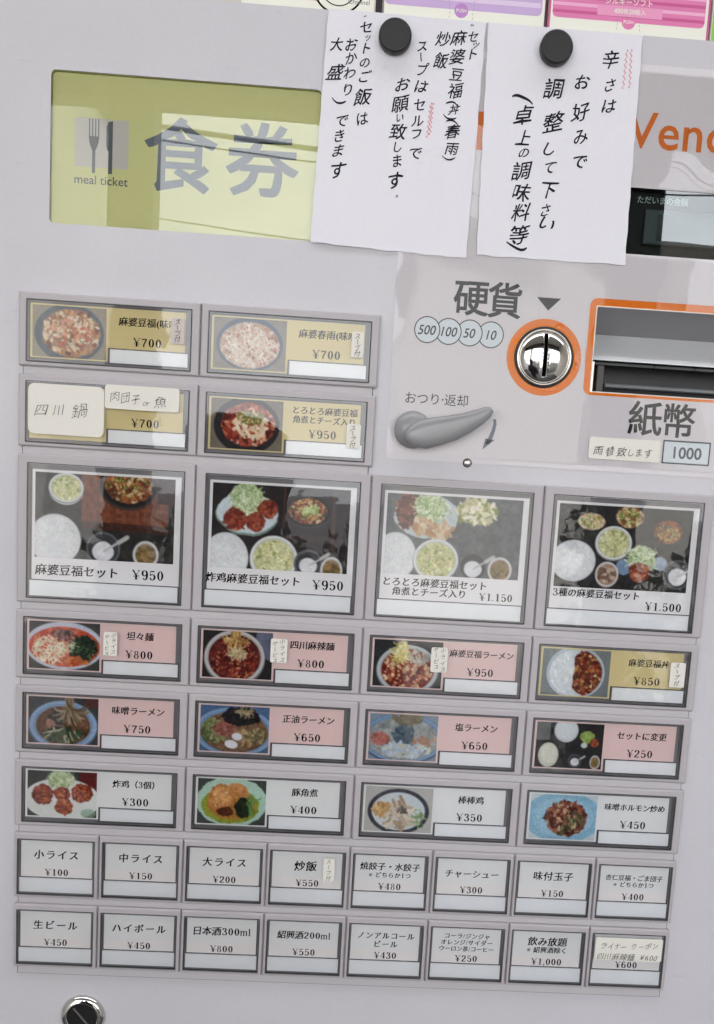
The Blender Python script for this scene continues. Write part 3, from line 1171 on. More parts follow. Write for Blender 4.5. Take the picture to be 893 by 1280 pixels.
# cabinet behind the panel
mb = MB()
mb.rings([rrect(PX0 + 1, PX1 - 1, -H0 + 2, TOP - .6, -330, 0, 0), rrect(PX0 + 1, PX1 - 1, -H0 + 2, TOP - .6, -34, 0, 0)], cap1=False)
mb.rings([rrect(PX0 + 1, PX1 - 1, -H0 + 2, TOP - .6, -34, 0, 0), rrect(PX0 + 1, PX1 - 1, -H0 + 2, TOP - .6, PZ - 2, 0, 0)], cap0=False, cap1=False)
mb.box(PX0 + 1, PX1 - 1, -H0 + 2, -701, -33, PZ - .5)
mb.build("cabinet", m_panel, VM)

# --- sign window: recess, yellow print, glyphs, acrylic pane
x0, x1, y0, y1 = win
MB().rings([rrect(x0, x1, y0, y1, PZ - .2, 3, 4), rrect(x0, x1, y0, y1, PZ - 6, 3, 4)], cap0=False).build("window_recess", m_yellow, VM)
sg = MB().rings([rrect(x0 + .3, x1 - .3, y0 + .3, y1 - .3, PZ - 5.5, 2.6, 4), rrect(x0 + .3, x1 - .3, y0 + .3, y1 - .3, PZ - 3.2, 2.6, 4)]).build(
    "sign_board", m_yellow, VM, label="yellow sign board reading meal ticket in Japanese and English")
m_signgrey = mat("sign_blue_grey_print", (106, 112, 126), .5, spec=0.2)
m_signwhite = mat("sign_pale_print", (196, 190, 190), .5)
m_signdark = mat("sign_dark_print", (84, 88, 98), .5)
zz = PZ - 3.15
ZS = zz
bxl, byt = at(94, 146, zz)
bxr, byb = at(160, 212, zz)
MB().rings([rrect(bxl, bxr, byb, byt, zz - .03, 1.2, 3), rrect(bxl, bxr, byb, byt, zz, 1.2, 3)]).build("icon_square", m_signwhite, sg)
mb = MB()
fx, fy = at(117.5, 176, zz)
# fork
for k in range(4):
    xx = fx - 2.95 + k * 1.97
    mb.box(xx - .38, xx + .38, fy + 1, fy + 14, zz, zz + .05)
mb.rings([[(fx - 3.33, fy + 3, zz), (fx - 3.0, fy - 1, zz), (fx - 1.7, fy - 4.6, zz), (fx - 1.0, fy - 6, zz), (fx + 1.0, fy - 6, zz), (fx + 1.7, fy - 4.6, zz), (fx + 3.0, fy - 1, zz), (fx + 3.33, fy + 3, zz)],
          [(fx - 3.33, fy + 3, zz + .05), (fx - 3.0, fy - 1, zz + .05), (fx - 1.7, fy - 4.6, zz + .05), (fx - 1.0, fy - 6, zz + .05), (fx + 1.0, fy - 6, zz + .05), (fx + 1.7, fy - 4.6, zz + .05), (fx + 3.0, fy - 1, zz + .05), (fx + 3.33, fy + 3, zz + .05)]], cap0=False)
mb.box(fx - 1.0, fx + 1.0, fy - 20, fy - 5.5, zz, zz + .05)
# knife
kx, ky = at(138, 151, zz)
pts = [(kx + 1.8, ky), (kx - 1.0, ky - .6), (kx - 2.4, ky - 4), (kx - 2.4, ky - 16), (kx - 1.6, ky - 18.5), (kx - .8, ky - 19), (kx - .8, ky - 33), (kx + 1.8, ky - 33)]
mb.rings([[(a, b, zz) for a, b in pts], [(a, b, zz + .05) for a, b in pts]], cap0=False)
mb.build("fork_and_knife", m_signdark, sg)
mb = MB()
tx, ty = at(126, 225, zz)
line(mb, "meal ticket", tx, ty, 8.2, style='sans', lstyle='bold', z=zz, lsize=7.9, sx=1.0)
mb.build("lettering", m_signdark, sg)
for ch, u, v, s in (("食", 225.5, 194, 49), ("券", 328, 200, 49)):
    mb = MB()
    cx, cy = at(u, v, zz)
    put(mb, ch, cx, cy, s, 'heavy', z=zz)
    mb.build("lettering", m_signgrey, sg)
MB().rings([rrect(x0 + .15, x1 - .15, y0 + .15, y1 - .15, PZ - 1.6, 2.8, 4), rrect(x0 + .15, x1 - .15, y0 + .15, y1 - .15, PZ - .9, 2.8, 4)]).build("window_pane", m_winglass, VM)

# --- printed overlay at the right (flat print) and lettering on it
m_over = mat("overlay_print", (210, 206, 210), 0.4, spec=0.15, grain=0.04, gscale=500)
ox0 = at(489, 470)[0]
oy0 = at(640, 582)[1]
oy1 = at(850, 84)[1]
oz = PZ + .25
ov_holes = [circ(coin_c[0], coin_c[1], 20.3, oz, 48), rrect(*[disp[0] + .2, disp[1] - .2, disp[2] + .2, disp[3] - .2], oz, 1, 2), rrect(bill[0] + .2, bill[1] - .2, bill[2] + .2, bill[3] - .2, oz, 1, 2)]
OV = filled(rrect(ox0, PX1 - 12, oy0, oy1, oz, 2, 3), [h[::-1] for h in ov_holes], "graphic_overlay", m_over, VM, depth=.25)
pz = oz + .04


def flat(pts, z, d=.04):
    return MB().rings([[(x, y, z - d) for x, y in pts], [(x, y, z) for x, y in pts]], cap0=False)


for ch, u, v, s in (("硬", 589.5, 372, 24.5), ("貨", 631.5, 375.5, 24.5)):
    mb = MB()
    cx, cy = at(u, v)
    put(mb, ch, cx, cy, s, 'heavy', z=pz)
    mb.build("lettering", m_slate, OV)
mb = MB()
cx, cy = at(686, 381)
mb.add([(cx - 8.2, cy + 4.6, pz), (cx, cy - 3.8, pz), (cx + 8.2, cy + 4.6, pz)], [(0, 1, 2)])
mb.build("triangle_print", m_slate, OV)
m_nb = mat("near_black_print", (30, 32, 38), .5, spec=0.15)
for ch, u, v, s in (("紙", 807, 523, 24.5), ("幣", 848.5, 526, 24.5)):
    mb = MB()
    cx, cy = at(u, v)
    put(mb, ch, cx, cy, s, 'semi', z=pz)
    mb.build("lettering", m_nb, OV)
mb = MB()
cx, cy = at(546, 499)
line(mb, "おつり·返却", cx, cy, 8.6, pitch=8.4, style='sans', z=pz, lstyle='bold')
mb.build("lettering", mat("near_black_print", (40, 42, 48), .5), OV)
# coin circles
m_cdisc = mat("pale_blue_print", (206, 214, 220), .5)
cu = [(534.3, 412), (561, 414.3), (587.3, 416.2), (613.8, 418.5)]
for k, (u, v) in enumerate(cu):
    cx, cy = at(u, v)
    z1 = pz + .02 + (3 - k) * .03
    q = MB().rings([circ(cx, cy, 8.9, z1 - .02, 40), circ(cx, cy, 8.9, z1, 40)], cap0=False).build("coin_symbol", m_slate, OV)
    MB().rings([circ(cx, cy, 8.2, z1, 40), circ(cx, cy, 8.2, z1 + .012, 40)], cap0=False).build("disc", m_cdisc, q)
    t = MB()
    line(t, ("500", "100", "50", "10")[k], cx, cy, 8.4, lstyle='bold', z=z1 + .02, lsize=8.9 if k else 8.9, sx=.9)
    # slanted figures
    t.v = [(x + .2 * (y - cy), y, z) for x, y, z in t.v]
    t.build("figures", m_slate, q)
# 1000 box
x0_, y1_ = at(829.5, 552)
x1_, y0_ = at(886.5, 580.5)
ycen = (y0_ + y1_) / 2
b1 = MB().rings([rrect(x0_, x1_, ycen - 8.1, ycen + 8.1, pz - .02, .3, 2), rrect(x0_, x1_, ycen - 8.1, ycen + 8.1, pz, .3, 2)], cap0=False).build("note_value_box", m_slate, OV)
MB().rings([rrect(x0_ + 1, x1_ - 1, ycen - 7.1, ycen + 7.1, pz, .3, 2), rrect(x0_ + 1, x1_ - 1, ycen - 7.1, ycen + 7.1, pz + .02, .3, 2)], cap0=False).build("disc", m_cdisc, b1)
t = MB()
line(t, "1000", (x0_ + x1_) / 2, ycen, 10, lstyle='heavy', z=pz + .04, lsize=11.2, sx=.98)
t.build("figures", m_slate, b1)
# brand word in orange, its first letters under the note
t = MB()
vx, vy = at(783, 183)
line_h = 25.0
x = vx
for ch in "Vend":
    a = put(t, ch, x, vy, 32.5, 'bold', z=pz, centre=False)
    x += a * 32.5 + .4
a0, b0 = at(595.5, 187)
t.build("lettering", m_logo, OV)
MB().box(a0, a0 + 4.0, b0, b0 + 24, pz - .05, pz).build("lettering", m_logo, OV)
# bent arrow beside the lever
t = MB()
pa = [(618.5, 524), (619, 530), (617, 538), (613.5, 547), (609.5, 555)]
wd = [2.2, 2.4, 2.8, 3.3, 3.6]
L, Rr = [], []
for (u, v), w_ in zip(pa, wd):
    cx, cy = at(u, v)
    L.append((cx - w_ / 2 * .9, cy, pz))
    Rr.append((cx + w_ / 2 * .9, cy, pz))
n_ = len(L)
t.add(L + Rr, [(i, i + 1, n_ + i + 1, n_ + i) for i in range(n_ - 1)])
p1, p2, p3 = at(603, 562), at(607, 548), at(618.5, 550)
t.add([(*p1, pz), (*p3, pz), (*p2, pz)], [(0, 1, 2)])
t.build("arrow_print", mat("blue_grey_print", (92, 104, 124), .5), OV)
# orange ring and frame (print)
MB().rings([circ(*coin_c, 25.6, pz - .03, 64), circ(*coin_c, 25.6, pz + .06, 64), circ(*coin_c, 20.6, pz + .06, 64)], cap0=False, cap1=False).build("orange_ring", m_orange, OV)
fx0, fy1 = at(739, 372)
_, fy0 = at(760, 495)
MB().rings([rrect(fx0, fx0 + 137, fy0, fy1, pz - .03, 5, 6), rrect(fx0, fx0 + 137, fy0, fy1, pz + .06, 5, 6),
            rrect(bill[0] - .6, bill[1] + .6, bill[2] - .6, bill[3] + .6, pz + .06, .8, 6)], cap0=False, cap1=False).build("orange_frame", m_orange, OV)
MB().rings([rrect(bill[0] - .7, bill[1] + .7, bill[2] - .7, bill[3] + .7, pz, .8, 3), rrect(bill[0] - .5, bill[1] + .5, bill[2] - .5, bill[3] + .5, pz + .5, .8, 3),
            rrect(bill[0] + .1, bill[1] - .1, bill[2] + .1, bill[3] - .1, pz + .5, .8, 3), rrect(bill[0] + .1, bill[1] - .1, bill[2] + .1, bill[3] - .1, PZ - 2, .8, 3)], cap0=False, cap1=False).build(
    "bezel", mat("pale_bezel", (222, 214, 206), .4), VM)

# --- coin inlet: ring, domed disc with a slot cut through
ci = empty("coin_inlet", (*coin_c, PZ), VM)
MB().lathe(*coin_c, [(20.5, oz - 3), (20.5, oz + .1), (18.9, oz + .3), (18.9, oz - 3)], 64, cap1=False).build("collar", m_black, ci)
MB().lathe(*coin_c, [(18.9, oz - 4), (18.9, oz + 1.0), (18.5, oz + 1.7), (17.8, oz + 1.7), (17.3, oz + .4), (17.3, oz - 4)], 64, cap1=False).build("chrome_ring", m_chrome, ci)
prof = [(17.4, oz - 9), (17.4, oz - .2)]
for k in range(1, 15):
    a = k / 14 * PI / 2
    prof.append((17.4 * math.cos(a), oz - .2 + 6.2 * math.sin(a)))
dome = MB().lathe(*coin_c, prof[:-1] + [(.15, oz + 6.0)], 64, cap0=True).build("dome", m_chrome, ci)
cut = MB().box(coin_c[0] - 1.35, coin_c[0] + 1.35, coin_c[1] - 13.2, coin_c[1] + 15.5, oz - 8, oz + 20).build("cutter", m_void)
bpy.context.view_layer.update()
bo = dome.modifiers.new("b", 'BOOLEAN')
bo.object = cut
bo.operation = 'DIFFERENCE'
bo.solver = 'EXACT'
bo.material_mode = 'TRANSFER'
extract(dome)
bpy.data.objects.remove(cut)
MB().lathe(*coin_c, [(20.4, PZ - 20), (20.4, PZ - 2)], 32, cap0=True, cap1=False).build("inlet_shaft", m_void, ci)

# --- bill slot
bl = empty("bill_inlet", ((bill[0] + bill[1]) / 2, (bill[2] + bill[3]) / 2, PZ), VM)
X0, X1, Y0, Y1 = bill
hgt = Y1 - Y0
m_fun = mat("grey_funnel_plastic", (218, 220, 222), .45, grain=.03)


def strip(mb, prof, xa, xb, mi=0):
    """profile of (y, z) points drawn along X"""
    vs_ = [(xa, y, z) for y, z in prof] + [(xb, y, z) for y, z in prof]
    n = len(prof)
    mb.add(vs_, [(i, i + 1, n + i + 1, n + i) for i in range(n - 1)], mi)
    return mb


ya = at(746, 418, PZ - 44)[1]
yb = at(744, 449.5, PZ - 6)[1]
strip(MB(), [(Y1, PZ - .2), (ya, PZ - 44)], X0, X1).build("funnel_upper_face", mat("shaded_funnel_plastic", (152, 151, 154), .55, grain=.03), bl)  # upper slope of the funnel, its shade painted as a darker grey
strip(MB(), [(ya, PZ - 44), (yb, PZ - 6)], X0, X1).build("funnel", m_fun, bl)
mb = MB()
mb.add([(X0, Y1, PZ), (X0, Y0, PZ), (X0, Y0, PZ - 40), (X0, Y1, PZ - 40)], [(0, 1, 2, 3)])
mb.build("cheek", m_fun, bl)
mb = MB()
mb.add([(X1, Y1, PZ), (X1, Y0, PZ), (X1, Y0, PZ - 40), (X1, Y1, PZ - 40)], [(3, 2, 1, 0)])
mb.build("cheek", m_fun, bl)
mb = MB()
strip(mb, [(yb, PZ - 6.1), (yb - .4, PZ - 34), (Y0, PZ - 34), (Y0, PZ - .3)], X0, X1)
mb.build("mouth", m_black, bl)
MB().box(X0 + 4.2, X1, yb - 2.6, yb - .3, PZ - 18, PZ - 12.5, bev=.3).build("upper_lip", mat("green_black_plastic", (38, 48, 48), .3), bl)
mb = MB()
mb.box(X0 + 12, X1, Y0 + 4.0, Y0 + 7.0, PZ - 20, PZ - 9, bev=.8)
mb.build("lower_lip", mat("smoky_grey_plastic", (92, 96, 98), .25, grain=.25, gscale=90), bl)
MB().box(X0 + 6.0, X0 + 11.2, Y0 + 1.2, yb - 3, PZ - 18, PZ - 10, bev=.5).build("guide_block", mat("brown_black_plastic", (66, 58, 58), .4), bl)
MB().box(X0 + .2, X0 + 3.8, Y0 + .3, yb - .6, PZ - 17, PZ - 9, bev=.4).build("chrome_side_piece", m_chrome, bl)
MB().box(X0 + 46, X0 + 47, yb - 2.8, yb - .2, PZ - 18, PZ - 12.2).build("rib", m_void, bl)
MB().box(X0 + 14.5 + 60, X0 + 75.5, yb - 2.8, yb - .2, PZ - 18, PZ - 12.2).build("rib", m_void, bl)

# --- display
X0, X1, Y0, Y1 = disp
dp = empty("amount_display", ((X0 + X1) / 2, (Y0 + Y1) / 2, PZ), VM)
MB().rings([rrect(X0, X1, Y0, Y1, PZ, 1, 2), rrect(X0, X1, Y0, Y1, PZ - 9, 1, 2)], cap0=False).build("display_well", m_void, dp)
lx0, ly1 = at(806, 262, PZ - 8)
MB().box(lx0, X1 - 5, Y0 + 8.5, ly1, PZ - 8.5, PZ - 5, bev=.6).build("readout_module", mat("dark_grey_module", (84, 88, 90), .4), dp)
MB().box(lx0 + 9, X1 - 9, Y0 + 11, ly1 - 3, PZ - 5, PZ - 4.6).build("readout_glass", mat("readout_glass", (44, 50, 52), .1), dp)
t = MB()
cx, cy = at(829.5, 250.5)
line(t, "ただいまの金額", cx, cy, 5.2, pitch=5.0, style='bold', z=PZ - 1.2)
t.build("lettering", mat("white_print", (226, 230, 228), .5), dp)
MB().rings([rrect(X0 + .1, X1 - .1, Y0 + .1, Y1 - .1, PZ - .9, .9, 2), rrect(X0 + .1, X1 - .1, Y0 + .1, Y1 - .1, PZ - .15, .9, 2)]).build("display_pane", m_display, dp)

# --- clear film over the overlay, wavy
zf = oz + .35
mb = MB()
fx0_, fx1_, fy0_, fy1_ = ox0 - .5, PX1 - 14, oy0 + 4, oy1 - 4


def ticks(lo, hi, n, keep):
    keep = [k for k in keep if lo < k < hi]
    base = [lo + (hi - lo) * i / n for i in range(n + 1)]
    base = [q for q in base if all(abs(q - k) > .45 * (hi - lo) / n for k in keep) or q in (lo, hi)]
    return sorted(set(base + keep))


gx = ticks(fx0_, fx1_, 60, [bill[0] - 1, bill[1] + 1, disp[0] - .6, disp[1] + .6])
gy = ticks(fy0_, fy1_, 70, [bill[2] - 1, bill[3] + 1, disp[2] - .6, disp[3] + .6])
RH = 21.4
gv = []
for y in gy:
    for x in gx:
        dx_, dy_ = x - coin_c[0], y - coin_c[1]
        q = math.hypot(dx_, dy_)
        X_, Y_ = x, y
        if abs(q - RH) < 3.0:
            X_, Y_ = coin_c[0] + dx_ / q * RH, coin_c[1] + dy_ / q * RH
        gv.append((X_, Y_, zf + .07 * math.sin(x * .11 + 2 * math.sin(y * .05)) + .06 * math.sin(y * .13 + x * .06)))
fs = []
NX = len(gx)
for j in range(len(gy) - 1):
    for i in range(NX - 1):
        x, y = (gx[i] + gx[i + 1]) / 2, (gy[j] + gy[j + 1]) / 2
        if bill[0] - 1 < x < bill[1] + 1 and bill[2] - 1 < y < bill[3] + 1:
            continue
        if disp[0] - .6 < x < disp[1] + .6 and disp[2] - .6 < y < disp[3] + .6:
            continue
        a = j * NX + i
        c4 = (a, a + 1, a + NX + 1, a + NX)
        if min(math.hypot(gv[k][0] - coin_c[0], gv[k][1] - coin_c[1]) for k in c4) < RH - .01:
            continue
        fs.append(c4)
mb.add(gv, fs, 0, True)
mb.build("clear_film", m_film, OV)

# --- return lever
lc = at(520, 540, PZ + 8)
lv = empty("return_lever", (*at(519, 539), PZ), VM)
kc = at(516.5, 537, PZ + 6)
prof = [(12.6, PZ), (12.6, PZ + 5)] + [(12.6 * math.cos(a * PI / 18), PZ + 5 + 7 * math.sin(a * PI / 18)) for a in range(1, 9)] + [(.4, PZ + 12)]
MB().lathe(*kc, prof, 48).build("knob", m_lever, lv)
# arm: elliptical sections along a gently curved line
path = [(507, 546, 4), (515, 545, 9.0), (530, 542.5, 12.3), (548, 539, 12.0), (566, 534.8, 10.8), (584, 528.5, 8.8), (600, 521, 6.6), (610, 515, 4.9), (615, 511.6, 2.6)]
rs = []
cs = [(*at(u, v, PZ + 13), w_) for u, v, w_ in path]
for i, (x, y, w_) in enumerate(cs):
    a = cs[max(0, i - 1)]
    b = cs[min(len(cs) - 1, i + 1)]
    dx_, dy_ = b[0] - a[0], b[1] - a[1]
    ln = math.hypot(dx_, dy_)
    nx_, ny_ = -dy_ / ln, dx_ / ln
    ring = []
    for k in range(20):
        t_ = 2 * PI * k / 20
        c_, s_ = math.cos(t_), math.sin(t_)
        c_ = math.copysign(abs(c_) ** .8, c_)
        s_ = math.copysign(abs(s_) ** .8, s_)
        ring.append((x + nx_ * c_ * w_ * .80, y + ny_ * c_ * w_ * .80, PZ + 12 + s_ * (4.2 if i < 7 else 3)))
    rs.append(ring)
MB().rings(rs, 0, True).build("arm", m_lever, lv)

# --- small screw, key lock
sc_c = at(584.3, 578.6)
sw = empty("screw", (*sc_c, PZ), VM)
MB().lathe(*sc_c, [(3.1, PZ), (3.1, PZ + .3), (2.4, PZ + .5)], 24).build("washer", m_seam, sw)
MB().lathe(*sc_c, [(2.4, PZ + .3), (2.4, PZ + 1.3), (1.9, PZ + 1.7), (.2, PZ + 1.8)], 24).build("head", m_steel, sw)
kc = at(103, 1271.5, PZ + 2)
lk = empty("key_lock", (*kc, PZ), VM)
MB().lathe(*kc, [(16.2, PZ), (15.8, PZ + 1.6), (14.2, PZ + 3.2), (11.8, PZ + 4), (11.2, PZ + 4.0), (10.8, PZ + 3.0), (10.8, PZ)], 56, cap1=False).build("chrome_collar", m_chrome, lk)
MB().lathe(*kc, [(10.8, PZ), (10.8, PZ + 3.0), (10.2, PZ + 3.6), (9.6, PZ + 3.0)], 48).build("lock_core", m_void, lk)
mb = MB()
mb.rings([[(kc[0] - 6.5, kc[1] + 7.0, PZ + 3.1), (kc[0] - 5.6, kc[1] + 7.6, PZ + 3.1), (kc[0] + 5.5, kc[1] - 5.6, PZ + 3.1), (kc[0] + 4.6, kc[1] - 6.4, PZ + 3.1)],
          [(kc[0] - 6.5, kc[1] + 7.0, PZ + 3.9), (kc[0] - 5.6, kc[1] + 7.6, PZ + 3.9), (kc[0] + 5.5, kc[1] - 5.6, PZ + 3.9), (kc[0] + 4.6, kc[1] - 6.4, PZ + 3.9)]])
mb.build("keyway", m_steel, lk)

# ------------------------------------------------------------------ menu buttons
ROW = dict(A=(196.6, 148.6), B=(143.4, 95.6), C=(90.2, -10.7), D=(-15.9, -64.1), E=(-69.4, -117.6), F=(-123.0, -171.2),
           G=(-176.8, -225.0), H=(-230.1, -278.2))
WX = 120.0
# plate behind the housings (seam line round it)
for nm, inset, z0, z1, m in (("bank_seam", 0.0, PZ + .02, PZ + .12, m_seam), ("bank_plate", .55, PZ + .1, PZ + .8, m_plate)):
    i = inset
    pts = [(-237.8 + i, -284.8 + i), (238.2 - i, -284.8 + i), (238.2 - i, 86 - i), (-2.5 - i, 86 - i), (-2.5 - i, 193 - i), (-237.8 + i, 193 - i)]
    MB().rings([[(x, y, z0) for x, y in pts], [(x, y, z1) for x, y in pts]]).build(nm, m, VM)

HOUSE = {}


def housing(w, h, hx0, hx1, hy0, hy1):
    """housing block, local to its centre; (hx0..) the frame opening"""
    key = (round(w, 1), round(h, 1), round(hx0, 1))
    if key in HOUSE:
        return HOUSE[key]
    mb = MB()
    a, b = w / 2, h / 2
    mb.rings([rrect(-a, a, -b, b, PZ + .5, .5, 2), rrect(-a, a, -b, b, -1.2, .5, 2), rrect(-a + .6, a - .6, -b + .8, b - .6, -.1, .5, 2),
              rrect(-a + 1.1, a - 1.1, -b + 1.4, b - 1.0, 0, .5, 2),
              rrect(hx0, hx1, hy0, hy1, 0, .5, 2), rrect(hx0 + .2, hx1 - .2, hy0 + .2, hy1 - .2, -3.0, .5, 2)], cap0=False, cap1=True)
    mb.mi[-1] = 1
    k = len(rrect(0, 1, 0, 1, 0, .1, 2))
    for q in range(len(mb.f) - 1 - k, len(mb.f) - 1):
        mb.mi[q] = 1
    me = bpy.data.meshes.new("housing")
    w0 = W(0, 0, 0)
    me.from_pydata([W(*p) - w0 for p in mb.v], [], mb.f)
    me.materials.append(m_house)
    me.materials.append(m_well)
    me.polygons.foreach_set("material_index", mb.mi)
    me.update()
    HOUSE[key] = me
    return me


def button(cx, cy, w, h, kind, label):
    """menu button with its housing, trim, card well; returns dict of frame coordinates"""
    if kind == 'narrow':
        il, ir, itp, ib = 2.4, 2.9, 4.3, 2.3
    elif kind == 'wide':
        il, ir, itp, ib = 5.1, 5.7, 4.5, 2.8
    else:
        il, ir, itp, ib = 6.8, 7.0, 5.4, 3.2
    hx0, hx1, hy0, hy1 = -w / 2 + il, w / 2 - ir, -h / 2 + ib, h / 2 - itp
    b = empty("menu_button", (cx, cy, 0), VM, label=label)
    me = housing(w - .7, h, hx0, hx1, hy0, hy1)
    o = link("housing", me, b, (cx, cy, 0))
    # dark trim line round the opening and a second, lighter one inside it
    key = ('t', kind)
    if key not in HOUSE:
        mb = MB()
        mb.rings([rrect(hx0 - .1, hx1 + .1, hy0 - .1, hy1 + .1, -.5, .5, 2), rrect(hx0 - .1, hx1 + .1, hy0 - .1, hy1 + .1, .18, .5, 2),
                  rrect(hx0 + .5, hx1 - .5, hy0 + .5, hy1 - .5, .18, .5, 2), rrect(hx0 + .75, hx1 - .75, hy0 + .75, hy1 - .75, -2.4, .5, 2)], cap0=False, cap1=False)
        mb.rings([rrect(hx0 + .75, hx1 - .75, hy0 + .75, hy1 - .75, -.9, .5, 2), rrect(hx0 + 1.35, hx1 - 1.35, hy0 + 1.3, hy1 - 1.3, -.9, .5, 2),
                  rrect(hx0 + 1.35, hx1 - 1.35, hy0 + 1.3, hy1 - 1.3, -2.9, .5, 2)], 1, cap0=False, cap1=False)
        me = bpy.data.meshes.new("trim")
        w0 = W(0, 0, 0)
        me.from_pydata([W(*p) - w0 for p in mb.v], [], mb.f)
        me.materials.append(m_trim)
        me.materials.append(m_trim2)
        me.polygons.foreach_set("material_index", mb.mi)
        me.update()
        HOUSE[key] = me
        mb = MB()
        mb.rings([rrect(hx0 + .3, hx1 - .3, hy0 + .3, hy1 - .3, -1.3, .5, 2), rrect(hx0 + .3, hx1 - .3, hy0 + .3, hy1 - .3, .25, .5, 2),
                  rrect(hx0 + .8, hx1 - .8, hy0 + .8, hy1 - .8, .6, .5, 2)], cap0=False)
        me = bpy.data.meshes.new("clear_cover")
        me.from_pydata([W(*p) - w0 for p in mb.v], [], mb.f)
        me.materials.append(m_cover)
        me.update()
        HOUSE[('c', kind)] = me
    link("trim", HOUSE[key], b, (cx, cy, 0))
    cv = link("clear_cover", HOUSE[('c', kind)], b, (cx, cy, 0))
    # covers sit slightly out of true, each in its own way
    cv.rotation_euler = (R(random.uniform(-.25, .25)), 0, R(random.uniform(-.25, .25)))
    return b, cx + hx0, cx + hx1, cy + hy0, cy + hy1


def card_text(b, entries, ztext=-2.05, m=None):
    mb = MB()
    for e in entries:
        text, x, y, size, pitch, kw = e
        kw = dict(kw)
        kw['sx'] = kw.get('sx', 1.0) * 1.06
        line(mb, text, x, y, size, pitch=pitch, z=ztext, **kw)
    mb.build("lettering", m or m_ink, b)


def notches(b, xs, y, z):
    mb = MB()
    for x in xs:
        mb.box(x - 2.2, x + 2.2, y - .9, y + .3, z - .2, z)
    mb.build("catch", m_well, b)


def wide_button(row, col, paper, pic, seed, bgc, lines, price, lab, border=True):
    y1, y0 = ROW[row]
    cx, cy = (col - 1.5) * WX, (y0 + y1) / 2
    b, fx0, fx1, fy0, fy1 = button(cx, cy, WX, y1 - y0, 'wide', lab)
    H = fy1 - fy0
    # card
    MB().box(fx0 + 2.1, fx0 + 104.8, fy1 - 37.6, fy1 - 2.3, -2.6, -2.15).build("menu_card", paper, b)
    # sold-out strip with its dark border
    MB().box(fx0 + 53.6, fx1 - 2.2, fy0 + 2.0, fy1 - 28.4, -2.3, -1.95).build("strip_seat", m_trim, b)
    MB().box(fx0 + 55.0, fx1 - 2.4, fy0 + 2.6, fy1 - 29.2, -2.2, -1.35, bev=.15).build("sold_out_strip", m_strip, b)
    p = Pic(48.6, 33.4, bgc, 2.1, seed)
    if pic:
        pic(p)
        p.mesh("food_photo", fx0 + 3.6, fy1 - 3.3, 48.6, 33.4, -2.1, b)
    ents = []
    if len(lines) == 1:
        t, sz = lines[0]
        ents.append((t, fx0 + 80, fy1 - 10.6, sz, sz, {}))
    elif len(lines) == 2:
        ents.append((lines[0][0], fx0 + 80.5, fy1 - 8.0, lines[0][1], lines[0][1], {}))
        ents.append((lines[1][0], fx0 + 80.5, fy1 - 14.2, lines[1][1], lines[1][1], {}))
    ents.append((price, fx0 + 79.6, fy1 - 23.6, 7.4, 7.4, dict(lsize=7.7, sx=1.02)))
    card_text(b, ents)
    notches(b, (fx0 + 68, fx0 + 94), fy1 - 28.8, -1.9)
    return b, fx0, fx1, fy0, fy1


def large_button(col, pic, seed, bgc, ents, lab):
    y1, y0 = ROW['C']
    cx, cy = (col - 1.5) * WX, (y0 + y1) / 2
    b, fx0, fx1, fy0, fy1 = button(cx, cy, WX, y1 - y0, 'large', lab)
    MB().box(fx0 + 3.0, fx1 - 2.6, fy0 + 5, fy1 - 4.2, -2.6, -2.15).build("menu_card", m_white, b)
    MB().box(fx0 + 1.4, fx1 - 2.6, fy0 + 1.0, fy0 + 12.9, -2.3, -1.95).build("strip_seat", m_trim, b)
    MB().box(fx0 + 1.8, fx1 - 3.0, fy0 + 1.5, fy0 + 12.2, -2.2, -1.35, bev=.15).build("sold_out_strip", m_strip, b)
    wv, hv = 94.5, 55.6 if col == 2 else 58.0
    p = Pic(wv, hv, bgc, 2.0, seed)
    pic(p)
    p.mesh("food_photo", fx0 + 5.0, fy1 - 6.0, wv, hv, -2.1, b)
    card_text(b, [(t, fx0 + x, fy1 - y, s, q, k) for t, x, y, s, q, k in ents])
    notches(b, (fx0 + 20, fx0 + 82), fy0 + 12.5, -1.9)
    return b


def narrow_button(row, col, ents, price, lab):
    y1, y0 = ROW[row]
    cx, cy = (col - 3.5) * WX / 2, (y0 + y1) / 2
    b, fx0, fx1, fy0, fy1 = button(cx, cy, WX / 2, y1 - y0, 'narrow', lab)
    q = random.uniform(-.4, .4)
    MB().box(fx0 + 2.0 + q, fx1 - 2.3 + q, fy0 + 8, fy1 - 1.6, -2.6, -2.15).build("menu_card", m_grey, b)
    MB().box(fx0 + 2.1 + q, fx1 - 2.4 + q, fy0 + 8, fy1 - 20.6, -2.2, -2.12).build("price_band", m_band, b)
    MB().box(fx0 + 1.0, fx1 - 1.2, fy0 + 1.2, fy0 + 12.9, -2.3, -1.95).build("strip_seat", m_trim, b)
    MB().box(fx0 + 1.2, fx1 - 1.4, fy0 + 1.5, fy0 + 12.2, -2.2, -1.35, bev=.15).build("sold_out_strip", m_strip, b)
    card_text(b, [(t, fx0 + 27.3 + x, fy1 - y - 2.3, s, p_, k) for t, x, y, s, p_, k in ents] + [(price, fx0 + 27.6, fy1 - 25.0, 6.6, 6.6, dict(lsize=6.9, sx=1.0))], ztext=-2.07)
    notches(b, (fx0 + 13, fx0 + 42), fy0 + 12.6, -1.9)
    return b


